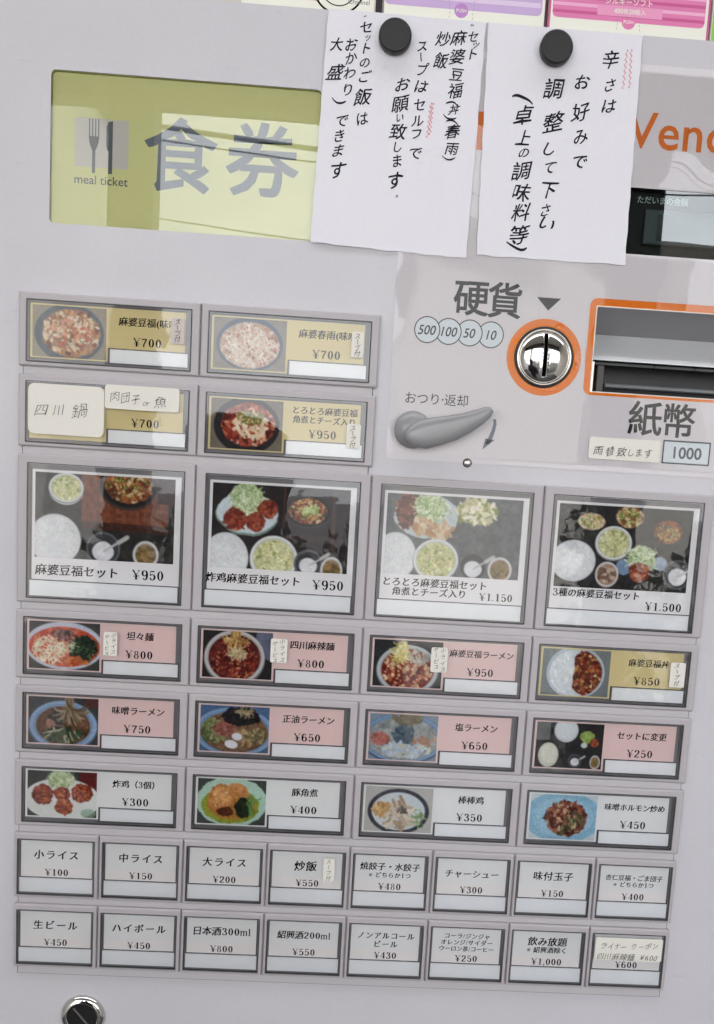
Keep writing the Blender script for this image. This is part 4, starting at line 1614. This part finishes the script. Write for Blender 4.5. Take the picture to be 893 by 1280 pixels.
K, P_, G_ = m_khaki, m_pink, m_grey
wide_button('A', 0, K, p_tofu_bowl, 1, (150, 140, 120), [("麻婆豆福(味噌", 6.2)], "¥700", "khaki menu button with a blue bowl of tofu, top left of the bank")
wide_button('A', 1, K, p_noodle_vermicelli, 2, (140, 130, 120), [("麻婆春雨(味噌", 6.2)], "¥700", "khaki menu button with a washed out bowl of glass noodles, top row")
wide_button('B', 0, K, None, 3, (150, 140, 120), [], "¥700", "khaki menu button almost covered by two cream stickers")
wide_button('B', 1, K, p_cheese_pot, 4, (120, 110, 96), [("とろとろ麻婆豆福", 5.6), ("角煮とチーズ入り", 5.4)], "¥950", "khaki menu button with a red dish in a black pot priced 950 yen")
SE = dict(lsize=9.2, sx=.98)
large_button(0, p_set1, 11, (40, 38, 38), [("麻婆豆福セット", 34, 72.4, 8.0, 8.2, {}), ("¥950", 82.5, 72.6, 9, 9, SE)], "large menu button with set meal on a wooden tray, priced 950 yen")
large_button(1, p_set2, 12, (44, 36, 38), [("炸鸡麻婆豆福セット", 35, 71.2, 7.2, 7.35, {}), ("¥950", 87, 72.6, 9, 9, SE)], "large menu button with fried chicken set meal, priced 950 yen")
large_button(2, p_set3, 13, (96, 100, 106), [("とろとろ麻婆豆福セット", 41.5, 67, 6.6, 6.75, {}), ("角煮とチーズ入り", 38, 73.6, 6.3, 6.6, {}), ("¥1.150", 85, 74.6, 7, 7, dict(lsize=7.4, sx=.98))], "large menu button with pale hazy set meal picture, priced 1,150 yen")
large_button(3, p_set4, 14, (38, 36, 38), [("3種の麻婆豆福セット", 36, 68, 6.4, 6.5, dict(lsize=7.4)), ("¥1.500", 84.5, 74.8, 8, 8, dict(lsize=8.2, sx=.98))], "large menu button with set of three small dishes, priced 1,500 yen")
wide_button('D', 0, P_, p_tantan, 21, (60, 60, 60), [("坦々麺", 6.3)], "¥800", "pink menu button with bean sprouts on red soup in an oval dish")
wide_button('D', 1, P_, p_mara, 22, (60, 60, 60), [("四川麻辣麺", 6.3)], "¥800", "pink menu button with dark red noodle soup and noodles lifted out")
wide_button('D', 2, P_, p_maporamen, 23, (60, 60, 60), [("麻婆豆福ラーメン", 5.7)], "¥950", "pink menu button with red tofu noodle bowl priced 950 yen")
wide_button('D', 3, K, p_mapodon, 24, (90, 90, 90), [("麻婆豆福丼", 5.9)], "¥850", "khaki menu button with rice and red tofu topping side by side")
wide_button('E', 0, P_, p_miso, 31, (60, 60, 60), [("味噌ラーメン", 6.2)], "¥750", "pink menu button with brown noodle soup in a blue rimmed bowl, priced 750 yen")
wide_button('E', 1, P_, p_shoyu, 32, (60, 60, 60), [("正油ラーメン", 6.2)], "¥650", "pink menu button with two white egg halves in noodle soup")
wide_button('E', 2, P_, p_shio, 33, (130, 150, 170), [("塩ラーメン", 6.2)], "¥650", "pink menu button with pale blue toned noodle soup picture")
wide_button('E', 3, P_, p_setchange, 34, (60, 60, 60), [("セットに変更", 6.1)], "¥250", "pink menu button with side dishes of a set, priced 250 yen")
wide_button('F', 0, G_, p_karaage, 41, (60, 60, 60), [("炸鸡（3個）", 6.0)], "¥300", "grey menu button with brown fried chicken pieces, priced 300 yen")
wide_button('F', 1, G_, p_kakuni, 42, (60, 60, 60), [("豚角煮", 6.3)], "¥400", "grey menu button with braised pork on a pale green plate")
wide_button('F', 2, G_, p_bangbang, 43, (170, 170, 168), [("棒棒鸡", 6.3)], "¥350", "grey menu button with chicken strips on a dark rimmed plate")
wide_button('F', 3, G_, p_horumon, 44, (200, 210, 214), [("味噌ホルモン炒め", 5.6)], "¥450", "grey menu button with dark stir fry on a light blue plate")
N = narrow_button
T = dict
N('G', 0, [("小ライス", 0, 9.6, 7.2, 8.2, {})], "¥100", "white menu button of plain text, small rice for 100 yen")
N('G', 1, [("中ライス", 0, 9.6, 7.2, 8.2, {})], "¥150", "white menu button of plain text, medium rice for 150 yen")
N('G', 2, [("大ライス", 0, 9.6, 7.2, 8.2, {})], "¥200", "white menu button of plain text, large rice for 200 yen")
N('G', 3, [("炒飯", -1.5, 9.8, 8.0, 8.4, {})], "¥550", "white menu button for fried rice with a cream sticker")
N('G', 4, [("焼餃子・水餃子", 0, 7.6, 6.2, 6.3, {}), ("※どちらか1つ", 0, 14.0, 4.5, 4.7, T(lsize=5))], "¥480", "white menu button for dumplings, priced 480 yen")
N('G', 5, [("チャーシュー", 0, 10.5, 6.4, 6.7, {})], "¥300", "white menu button for roast pork, priced 300 yen")
N('G', 6, [("味付玉子", 0, 9.5, 7.2, 7.5, {})], "¥150", "white menu button for seasoned egg, priced 150 yen")
N('G', 7, [("杏仁豆福・ごま団子", 0, 8.2, 4.7, 4.75, {}), ("※どちらか1つ", 0, 13.4, 4.4, 4.6, T(lsize=5))], "¥400", "white menu button for two desserts, priced 400 yen")
N('H', 0, [("生ビール", 0, 9.6, 7.2, 8.2, {})], "¥450", "white menu button for draught beer in the bottom left corner")
N('H', 1, [("ハイボール", 0, 9.6, 7.0, 8.0, {})], "¥450", "white menu button for highball right of the draught beer")
N('H', 2, [("日本酒300ml", 0, 9.2, 7.2, 7.0, T(lsize=7.6, sx=1.0))], "¥800", "white menu button for 300 ml sake, priced 800 yen")
N('H', 3, [("紹興酒200ml", 0, 9.6, 6.6, 6.4, T(lsize=7.0, sx=1.0))], "¥550", "white menu button for 200 ml rice wine, priced 550 yen")
N('H', 4, [("ノンアルコール", 0, 7.4, 5.6, 6.1, {}), ("ビール", 0, 14.0, 5.6, 6.1, {})], "¥430", "white menu button for alcohol free beer, priced 430 yen")
SL = dict(lstyle='light', lsize=5.0)
N('H', 5, [("コーラ/ジンジャ", 0, 5.2, 4.5, 4.7, SL), ("オレンジ/サイダー", 0, 10.2, 4.4, 4.7, SL), ("ウーロン茶/コーヒー", 0, 15.2, 4.3, 4.4, SL)], "¥250", "white menu button with three lines of soft drinks, priced 250 yen")
N('H', 6, [("飲み放題", 0, 7.0, 7.2, 7.4, {}), ("※紹興酒除く", 0, 13.6, 5.0, 5.1, {})], "¥1,000", "white menu button for all you can drink, priced 1,000 yen")
N('H', 7, [], "¥600", "white menu button with a handwritten coupon sticker in the bottom right corner")

# ------------------------------------------------------------------ stickers taped over buttons
RND = random.Random(21)


def quad_pts(u0, v0, u1, v1, z, sl=.067):
    """rectangle of the machine plane from two opposite photo corners"""
    x0, y1 = at(u0, v0, z)
    x1, y0 = at(u1, v1, z)
    return x0, x1, y0, y1


def sticker(rect, chars, label, name="paper_sticker", z=.95, m=None, tilt=0.0, r=1.2, group=None, ink=None, size=4.2, style='pen', frames=None, cat="sticker"):
    u0, v0, u1, v1 = rect
    x0, x1, y0, y1 = quad_pts(u0, v0, u1, v1, z)
    o_z = z
    th = .18
    mb = MB()
    # slightly curled sheet: strips across
    nseg = 8
    top, bot = [], []
    cxm, cym = (x0 + x1) / 2, (y0 + y1) / 2
    ol = rrect(x0, x1, y0, y1, 0, r, 4)

    def lift(x, y):
        return .35 * ((x - cxm) / (x1 - x0)) ** 2 + .25 * ((y - cym) / (y1 - y0)) ** 2
    ct, st = math.cos(tilt), math.sin(tilt)

    def tr(x, y, zz_):
        dx_, dy_ = x - cxm, y - cym
        return (cxm + ct * dx_ - st * dy_, cym + st * dx_ + ct * dy_, zz_)
    mb.rings([[tr(x, y, z - th) for x, y, _ in ol], [tr(x, y, z + lift(x, y)) for x, y, _ in ol]])
    o = mb.build(name, m or m_cream, None, label=label, cat=cat, group=group)
    t = MB()
    for ch, u, v, s, rt in chars:
        x, y = at(u, v, z)
        put(t, ch, x, y, s * 1.12, style, rot=rt, z=z + .32, rnd=RND)
    if chars:
        t.build("handwriting", ink or m_pen, o)
    return o


def vert(text, u, v0, v1, s, du=0.0, rots=None):
    n = len(text)
    out = []
    for i, ch in enumerate(text):
        t = i / max(1, n - 1)
        out.append((ch, u + du * t, v0 + (v1 - v0) * t, s, PI / 2 if ch in 'ー(（)）' and ch == 'ー' else 0.0))
    return out


m_sgrey = mat("grey_sticker_paper", (196, 186, 182), .7, grain=.03)
sticker((214.5, 397, 230.5, 430.5), vert("スープ付", 222.6, 402.5, 424, 3.9, -.8), "small grey vertical sticker on the top left khaki button", m=m_sgrey)
sticker((440.5, 414.5, 454, 447.5), vert("スープ付", 447.6, 420, 442, 3.8, -.8), "small cream vertical sticker on the top row glass noodle button")
sticker((434, 529.5, 450, 561), vert("スープ付", 441.6, 535, 556, 3.8, -.8), "small cream vertical sticker on the black pot dish button")
sticker((35.5, 478, 129.5, 547), [("四", 52, 512, 8.2, 0), ("川", 73.5, 512, 7.6, 0), ("鍋", 100, 513.5, 9.4, 0)],
        "large cream sticker reading Sichuan hot pot over the left half of a khaki button", r=4, z=.85, style='pencil', ink=mat("pencil", (84, 82, 86), .6))
sticker((131.5, 480, 224, 516), [("肉", 144, 495, 6.6, 0), ("団", 157, 497, 6.6, 0), ("子", 170, 499, 6.2, 0), ("o", 181, 503, 5, 0), ("r", 185.5, 503.5, 5, 0), ("魚", 201, 502.5, 7.4, 0)],
        "cream sticker with pencil writing over the right half of a khaki button", z=1.35, r=2, style='pencil', ink=mat("pencil", (84, 82, 86), .6))
sticker((129.5, 789.5, 146.2, 820.5), vert("小ライス", 142.6, 794, 815, 3.2, -1) + vert("サービス", 134, 796, 817, 3.2, -.5), "small cream sticker on the bean sprout noodle button")
sticker((339, 798, 358.5, 829), vert("小ライス", 353.5, 802, 825, 3.5, -.5) + vert("サービス", 344, 804.5, 826, 3.5, 0), "small cream sticker on the dark red noodle soup button")
sticker((540, 809, 558.5, 841), vert("小ライス", 554.5, 813, 837, 3.5, -.5) + vert("サービス", 545.5, 812, 834, 3.5, 0), "small cream sticker on the red tofu noodle bowl button")
sticker((839.5, 828, 855, 860), vert("スープ付", 847, 832, 854, 3.6, -1), "small cream sticker at the right end of the rice with red tofu button")
sticker((405, 1073, 417.5, 1101.5), vert("スープ付", 411.5, 1077, 1098, 3.4, -1), "small cream sticker on the fried rice button")
sticker((745.5, 1171.5, 826.5, 1203),
        [("ラ", 755, 1182, 4.9, 0), ("イ", 764, 1183, 4.6, 0), ("ナ", 772, 1183, 4.6, 0), ("ー", 780, 1184, 4.4, 0), ("ク", 793, 1183, 4.6, 0), ("ー", 802, 1184, 4.2, 0), ("ポ", 811, 1183, 4.6, 0), ("ン", 819.5, 1183, 4.4, 0),
         ("四", 751, 1195, 4.8, 0), ("川", 760, 1195.5, 4.8, 0), ("麻", 770, 1196, 5.4, 0), ("辣", 779.5, 1196.5, 5.4, 0), ("麺", 789, 1197, 5.4, 0), ("¥", 803, 1196.5, 5.2, 0), ("6", 809, 1197, 5.0, 0), ("0", 814.5, 1197.5, 5.0, 0), ("0", 820, 1198, 5.0, 0)],
        "cream handwritten coupon sticker on the bottom right button, priced 600 yen", r=1.5, ink=mat("black_pen_ink", (62, 60, 62), .6))
sticker((737.5, 545.5, 825, 578.5), [("両", 748.5, 563, 6.0, 0), ("替", 763, 564, 6.0, 0), ("致", 777.5, 565, 6.2, 0), ("し", 789, 566, 5.2, 0), ("ま", 799, 566, 5.4, 0), ("す", 810.5, 567, 6.0, 0)],
        "cream handwritten sticker left of the 1000 yen box below the bill slot", z=PZ + 1.3, r=2)

# ------------------------------------------------------------------ the two handwritten notes
ZN = PZ + 1.6


def note(corners, writing, waves, label, seed):
    rr = random.Random(seed)
    (xa, ya), (xb, yb), (xc, yc), (xd, yd) = [at(u, v, ZN) for u, v in corners]   # TL TR BR BL
    mb = MB()
    n, m_ = 18, 26
    fr_, bk = [], []
    tear = [rr.uniform(-.5, .5) for _ in range(n + 1)]
    for j in range(m_ + 1):
        t = j / m_
        for i in range(n + 1):
            s = i / n
            x = (xa * (1 - s) + xb * s) * (1 - t) + (xd * (1 - s) + xc * s) * t
            y = (ya * (1 - s) + yb * s) * (1 - t) + (yd * (1 - s) + yc * s) * t
            if j == m_:
                y += tear[i]
            if i in (0, n):
                x += .25 * math.sin(j * 1.7 + seed)
            e = .5 * math.sin(2.2 * s + t * 2 + seed) * t + .8 * t * t * (abs(s - .5) * 1.2) ** 2 + .25 * math.sin(7 * t + 3 * s + seed)
            z = ZN + .7 * max(-1.0, e)
            fr_.append((x, y, z))
            bk.append((x, y, z - .15))
    q = lambda i, j, k=0: k * (n + 1) * (m_ + 1) + j * (n + 1) + i
    fs, side = [], []
    for j in range(m_):
        for i in range(n):
            fs.append((q(i, j), q(i, j + 1), q(i + 1, j + 1), q(i + 1, j)))
    for i in range(n):
        side.append((q(i, m_), q(i, m_, 1), q(i + 1, m_, 1), q(i + 1, m_)))
        side.append((q(i, 0), q(i + 1, 0), q(i + 1, 0, 1), q(i, 0, 1)))
    for j in range(m_):
        side.append((q(0, j), q(0, j, 1), q(0, j + 1, 1), q(0, j + 1)))
        side.append((q(n, j), q(n, j + 1), q(n, j + 1, 1), q(n, j, 1)))
    mb.add(fr_, fs, 0, True)
    mb.add(bk, [f[::-1] for f in fs], 0, True)
    mb.add(fr_ + bk, side, 0, False)
    o = mb.build("handwritten_note", m_paper, None, label=label, cat="note", group="paper notes held by magnets")

    def lift(x, y):
        t = (ya - y) / (ya - yd)
        s = (x - xa) / (xb - xa)
        e = .5 * math.sin(2.2 * s + t * 2 + seed) * t + .8 * t * t * (abs(s - .5) * 1.2) ** 2 + .25 * math.sin(7 * t + 3 * s + seed)
        return ZN + .7 * max(-1.0, e) + .12
    t = MB()
    for ch, u, v, s, rot in writing:
        x, y = at(u, v, ZN)
        put(t, ch, x, y, s * (1.05 if ch not in '()' else 1.15), 'marker', rot=rot, z=0, rnd=rr)
    t.v = [(x, y, lift(x, y)) for x, y, _ in t.v]
    t.build("handwriting", m_marker, o)
    t = MB()
    for (u0, v0, u1, v1, nw) in waves:
        pts = []
        for k in range(nw * 4 + 1):
            f_ = k / (nw * 4)
            x, y = at(u0 + (u1 - u0) * f_ + 1.4 * math.sin(k * PI / 2), v0 + (v1 - v0) * f_, ZN)
            pts.append((x, y))
        w_ = .28
        L_ = [(x - w_, y - .1, lift(x, y)) for x, y in pts]
        R_ = [(x + w_, y + .1, lift(x, y)) for x, y in pts]
        k = len(pts)
        t.add(L_ + R_, [(i, i + 1, k + i + 1, k + i) for i in range(k - 1)])
    t.build("red_wavy_line", m_redpen, o)
    return o


def z3(lst, ox_, oy_, sc_):
    return [(ch, ox_ + x / sc_, oy_ + y / sc_, s, r_) for ch, x, y, s, r_ in lst]


VP = PI * -.5
L1 = [("“", 792, 122, 4.5, 0), ("セ", 790, 168, 7.4, 0), ("ッ", 800, 205, 5.6, 0), ("ト", 785, 250, 7.6, 0),
      ("麻", 722, 175, 9.6, 0), ("婆", 715, 262, 9.6, 0), ("豆", 712, 345, 8.6, 0), ("福", 707, 420, 9.6, 0), ("(", 702, 482, 8, VP), ("丼", 700, 508, 6.6, 0),
      (")", 692, 552, 8, VP), ("(", 702, 568, 8, VP), ("春", 693, 612, 9.2, 0), ("雨", 690, 690, 8.2, 0), (")", 688, 738, 8, VP),
      ("炒", 650, 180, 9.4, 0), ("飯", 640, 280, 10, 0),
      ("ス", 552, 212, 7.6, 0), ("ー", 545, 265, 6.4, PI / 2), ("プ", 550, 322, 8.0, 0), ("は", 545, 400, 8.6, 0), ("セ", 540, 485, 8.4, 0), ("ル", 530, 560, 8.2, 0),
      ("フ", 525, 622, 7.4, 0), ("で", 520, 712, 8.6, 0),
      ("お", 460, 392, 9.2, 0), ("願", 450, 480, 10.4, 0), ("い", 447, 545, 6.2, 0), ("致", 440, 610, 10.4, 0), ("し", 435, 680, 7.4, 0), ("ま", 433, 748, 8.6, 0), ("す", 425, 842, 12, 0),
      ("。", 446, 900, 5, 0),
      ("“", 294, 80, 4.5, 0), ("セ", 292, 125, 7.8, 0), ("ッ", 298, 172, 5.2, 0), ("ト", 290, 222, 8, 0), ("の", 285, 290, 7.0, 0), ("ご", 282, 355, 8.2, 0), ("飯", 275, 450, 10.6, 0), ("は", 272, 550, 8.8, 0),
      ("お", 220, 205, 8.6, 0), ("か", 220, 270, 8.0, 0), ("わ", 212, 338, 8.0, 0), ("り", 206, 415, 8.0, 0), (")", 176, 478, 8.6, VP), ("で", 178, 560, 8.6, 0), ("き", 166, 630, 8.4, 0),
      ("ま", 160, 700, 8.6, 0), ("す", 158, 790, 11.4, 0),
      ("大", 155, 205, 8.8, 0), ("盛", 148, 335, 10.6, 0)]
note([(411, 10), (608, 27.5), (583, 323), (388, 302.5)], z3(L1, 380, 0, 3.72), [(380 + 592 / 3.72, 475 / 3.72, 380 + 574 / 3.72, 640 / 3.72, 7), (380 + 600 / 3.72, 478 / 3.72, 380 + 586 / 3.72, 628 / 3.72, 7)],
     "left white paper note with eight handwritten Japanese columns beside the yellow window", 1)
L2 = [("辛", 500, 225, 11.4, 0), ("さ", 497, 322, 8.8, 0), ("は", 492, 402, 9.4, 0),
      ("お", 392, 312, 10, 0), ("好", 385, 425, 11.6, 0), ("み", 385, 520, 10.4, 0), ("で", 380, 615, 9.8, 0),
      ("調", 283, 337, 13, 0), ("整", 282, 465, 12.8, 0), ("し", 265, 565, 9.4, 0), ("て", 268, 637, 9.2, 0), ("下", 262, 722, 11.4, 0), ("さ", 250, 800, 8.6, 0), ("い", 257, 850, 10.6, -.5),
      ("(", 176, 376, 13, VP), ("卓", 168, 440, 12.6, 0), ("上", 168, 525, 10.4, 0), ("の", 168, 582, 7.0, 0), ("調", 160, 650, 12.2, 0), ("味", 160, 732, 11.8, 0), ("料", 160, 808, 12.2, 0), ("等", 150, 893, 12.8, 0), (")", 154, 946, 13, VP)]
note([(611, 27.5), (804, 43.5), (781.5, 331.5), (596, 318.5)], z3(L2, 600, 0, 3.048), [(600 + 562 / 3.048, 188 / 3.048, 600 + 546 / 3.048, 338 / 3.048, 7), (600 + 578 / 3.048, 186 / 3.048, 600 + 571 / 3.048, 335 / 3.048, 7)],
     "right white paper note about adjusting spiciness, hanging left of the orange lettering", 2)


def magnet(u, v, label):
    z0 = ZN + .6
    zt = z0 + 7
    cx, cy = at(u, v, zt)
    pr = [(10.3, z0), (10.6, z0 + .6), (10.6, zt - 1.2), (10.2, zt - .4), (9.6, zt - .05), (9.1, zt), (8.8, zt - .25)]
    o = MB().lathe(cx, cy, pr, 56, cap0=True).build("round_magnet", m_black, None, label=label, cat="magnet", group="black round magnets")
    return o


magnet(494.5, 42.5, "black round magnet pinning the left note beside the yellow window")
magnet(697, 57, "black round magnet pinning the right note about spiciness")

# ------------------------------------------------------------------ boxes standing on top of the machine
ZB = PZ - 16
m_bwhite = mat("box_white_card", (226, 226, 214), .5)
m_bpink = mat("box_pink_print", (214, 120, 168), .45)
m_bpink2 = mat("box_deep_pink_print", (196, 84, 140), .45)
m_blil = mat("box_lilac_print", (190, 164, 206), .45)
m_bgreen = mat("box_green_print", (130, 190, 80), .45)
BY = TOP - .6


def carton(u0, u1, hmm, label, depth=90, body=m_bwhite):
    x0, y = at(u0, 40, ZB)
    x1, y = at(u1, 40, ZB)
    o = MB().rings([rrect(x0, x1, BY, BY + hmm, ZB - depth, .8, 2), rrect(x0, x1, BY, BY + hmm, ZB - .5, .8, 2), rrect(x0 + .4, x1 - .4, BY + .4, BY + hmm - .4, ZB, .8, 2)]).build(
        "tissue_carton", body, None, label=label, cat="carton")
    return o, x0, x1


def push_tab(o, u, v, m):
    x, y = at(u, v, ZB)
    t = MB()
    t.rings([circ(x, y, 4.6, ZB + .05, 28), circ(x, y, 4.6, ZB + .1, 28)], cap0=False)
    t.build("push_tab", m, o)
    t = MB()
    line(t, "PUSH", x, y + .1, 3, lstyle='bold', lsize=2.9, z=ZB + .14)
    t.build("lettering", m_bwhite, o)
    t = MB()
    for k in range(5):
        for s in (-1, 1):
            yy = y - 5 + k * 2.6
            xx = x + s * (7.5 + .3 * abs(k - 1))
            t.box(xx - .15, xx + .15, yy, yy + 1.3, ZB + .05, ZB + .1)
    t.build("perforation", mat("perforation_grey", (140, 136, 130), .6), o)


def band(o, x0, x1, y0, y1, m, name="printed_band", z=.06, r=.5):
    return MB().rings([rrect(x0, x1, y0, y1, ZB + z - .05, r, 2), rrect(x0, x1, y0, y1, ZB + z, r, 2)], cap0=False).build(name, m, o)


yb1 = at(585, 10, ZB)[1]
c2, x0, x1 = carton(478, 679.5, 58, "white carton with a lilac band standing on the machine above the left note")
band(c2, x0 + .5, x1 - 2, at(600, 14, ZB)[1], at(600, 14, ZB)[1] + 40, m_blil, r=3)
band(c2, x0 + .8, x1 - 3, at(600, 14, ZB)[1] + 5, at(600, 14, ZB)[1] + 8, mat("box_pale_lilac_print", (214, 196, 222), .45), z=.1)
push_tab(c2, 577, 13, mat("box_mauve_print", (180, 130, 190), .45))
c3, x0, x1 = carton(684.5, 886, 58, "white carton with pink stripes standing on the machine above the right note")
yy = at(780, 27.5, ZB)[1]
xe = at(690, 30, ZB)[0]
band(c3, x0 + 2.4, x1 - 3.2, yy, yy + 45, m_bpink, r=3)
for k in range(6):
    band(c3, x0 + 2.6, x1 - 3.4, yy + 3 + k * 4.6, yy + 5 + k * 4.6, (m_bpink2, mat("box_pale_pink_print", (230, 170, 200), .45))[k % 2], z=.1, r=.3)
MB().box(x1 - 1.4, x1 + .05, BY + .3, BY + 57, ZB - .2, ZB + .08).build("printed_band", m_bpink2, c3)
MB().box(x0 - .05, x0 + 1.2, BY + .3, BY + 57, ZB - .2, ZB + .08).build("printed_band", m_bpink2, c3)
t = MB()
x, y = at(788, 14.5, ZB)
line(t, "400枚20組入", x, y, 3.6, pitch=3.7, style='bold', lstyle='bold', lsize=4.2, z=ZB + .2)
x, y = at(787, 2.5, ZB)
line(t, "シルキーソフト", x, y, 4.6, pitch=4.7, style='bold', z=ZB + .2)
t.build("lettering", m_bwhite, c3)
x, y = at(788, 14.5, ZB)
band(c3, x - 22, x + 22, y - 3.4, y + 3.2, mat("box_label_pink", (224, 150, 186), .45), z=.14, r=.3)
push_tab(c3, 786, 27.5, m_bpink)
c4, x0, x1 = carton(889, 1010, 58, "green edged carton at the right end of the row on the machine")
band(c4, x0 + .4, x1 - 1, BY + 6, BY + 55, m_bgreen)
c1, x0, x1 = carton(300, 466.5, 50, "white carton with a round black line drawing, leftmost on the machine")
x, y = at(424, -17, ZB)
t = MB()
for ra, rb in ((17.2, 15.9), (12.0, 11.3)):
    t.rings([circ(x, y, ra, ZB + .06, 64), circ(x, y, rb, ZB + .06, 64)], cap0=False, cap1=False)
t.build("drawn_circle", m_ink, c1)
x, y = at(394, 0, ZB)
band(c1, x - 10, x + 3, y, y + 12, mat("box_magenta_print", (190, 60, 110), .45))
t = MB()
x, y = at(449, 2, ZB)
line(t, "Channel", x, y, 3, lstyle='sans', lsize=4.4, z=ZB + .12)
t.build("lettering", mat("grey_print", (120, 120, 124), .5), c1)
MB().box(*(at(468, 40, ZB)[0], at(476.5, 40, ZB)[0]), BY, BY + 50, ZB - 80, ZB - 3).build("gap_filler", mat("dark_gap_fill", (40, 26, 34), .4), None, label="narrow dark book upright between the two leftmost cartons", cat="book")  # dark strip painted in place of the shaded gap between two cartons
MB().box(*(at(680.5, 40, ZB)[0], at(683.5, 40, ZB)[0]), BY, BY + 50, ZB - 80, ZB - 3).build("gap_filler", mat("plum_gap_fill", (96, 40, 70), .4), None, label="thin plum coloured book squeezed between the lilac and pink cartons", cat="book")  # plum strip filling the narrow line between two cartons

# ------------------------------------------------------------------ the person in front (seen only as a reflection)
def person():
    root = None
    me = bpy.data.meshes.new("person")
    J = [(-.19, -.62, .95), (-.19, -.40, .95), (-.19, -.19, .95), (-.19, -.04, .93), (-.19, .10, .91), (-.19, .18, .92),
         (-.37, -.16, .95), (-.01, -.16, .95), (-.40, -.40, .84), (.06, -.38, .82), (-.14, -.13, .78), (.02, -.13, .78),
         (-.29, -.98, .95), (-.09, -.98, .95), (-.29, FL + .08, .98), (-.09, FL + .08, .98), (-.30, FL + .04, .84), (-.08, FL + .04, .84)]
    Ed = [(0, 1), (1, 2), (2, 3), (3, 4), (4, 5), (2, 6), (2, 7), (6, 8), (7, 9), (8, 10), (9, 11), (0, 12), (0, 13), (12, 14), (13, 15), (14, 16), (15, 17)]
    rad = [.17, .18, .17, .06, .09, .09, .085, .085, .06, .06, .04, .04, .09, .09, .055, .055, .04, .04]
    o0 = (-160, -H0, 920)
    w0 = W(*o0)
    me.from_pydata([W(x * 1000, y * 1000, d * 1000) - w0 for x, y, d in J], Ed, [])
    o = link("person", me, None, o0, "person in a dark jacket standing before the machine with raised hands", "person")
    md = o.modifiers.new("s", 'SKIN')
    for i, r_ in enumerate(rad):
        me.skin_vertices[0].data[i].radius = (r_, r_ * .8)
    me.skin_vertices[0].data[0].use_root = True
    o.modifiers.new("u", 'SUBSURF').levels = 2
    extract(o)
    o.data.materials.clear()
    o.data.materials.append(mat("dark_jacket_cloth", (44, 46, 56), .85))
    for p in o.data.polygons:
        p.use_smooth = True


bpy.context.view_layer.update()
person()
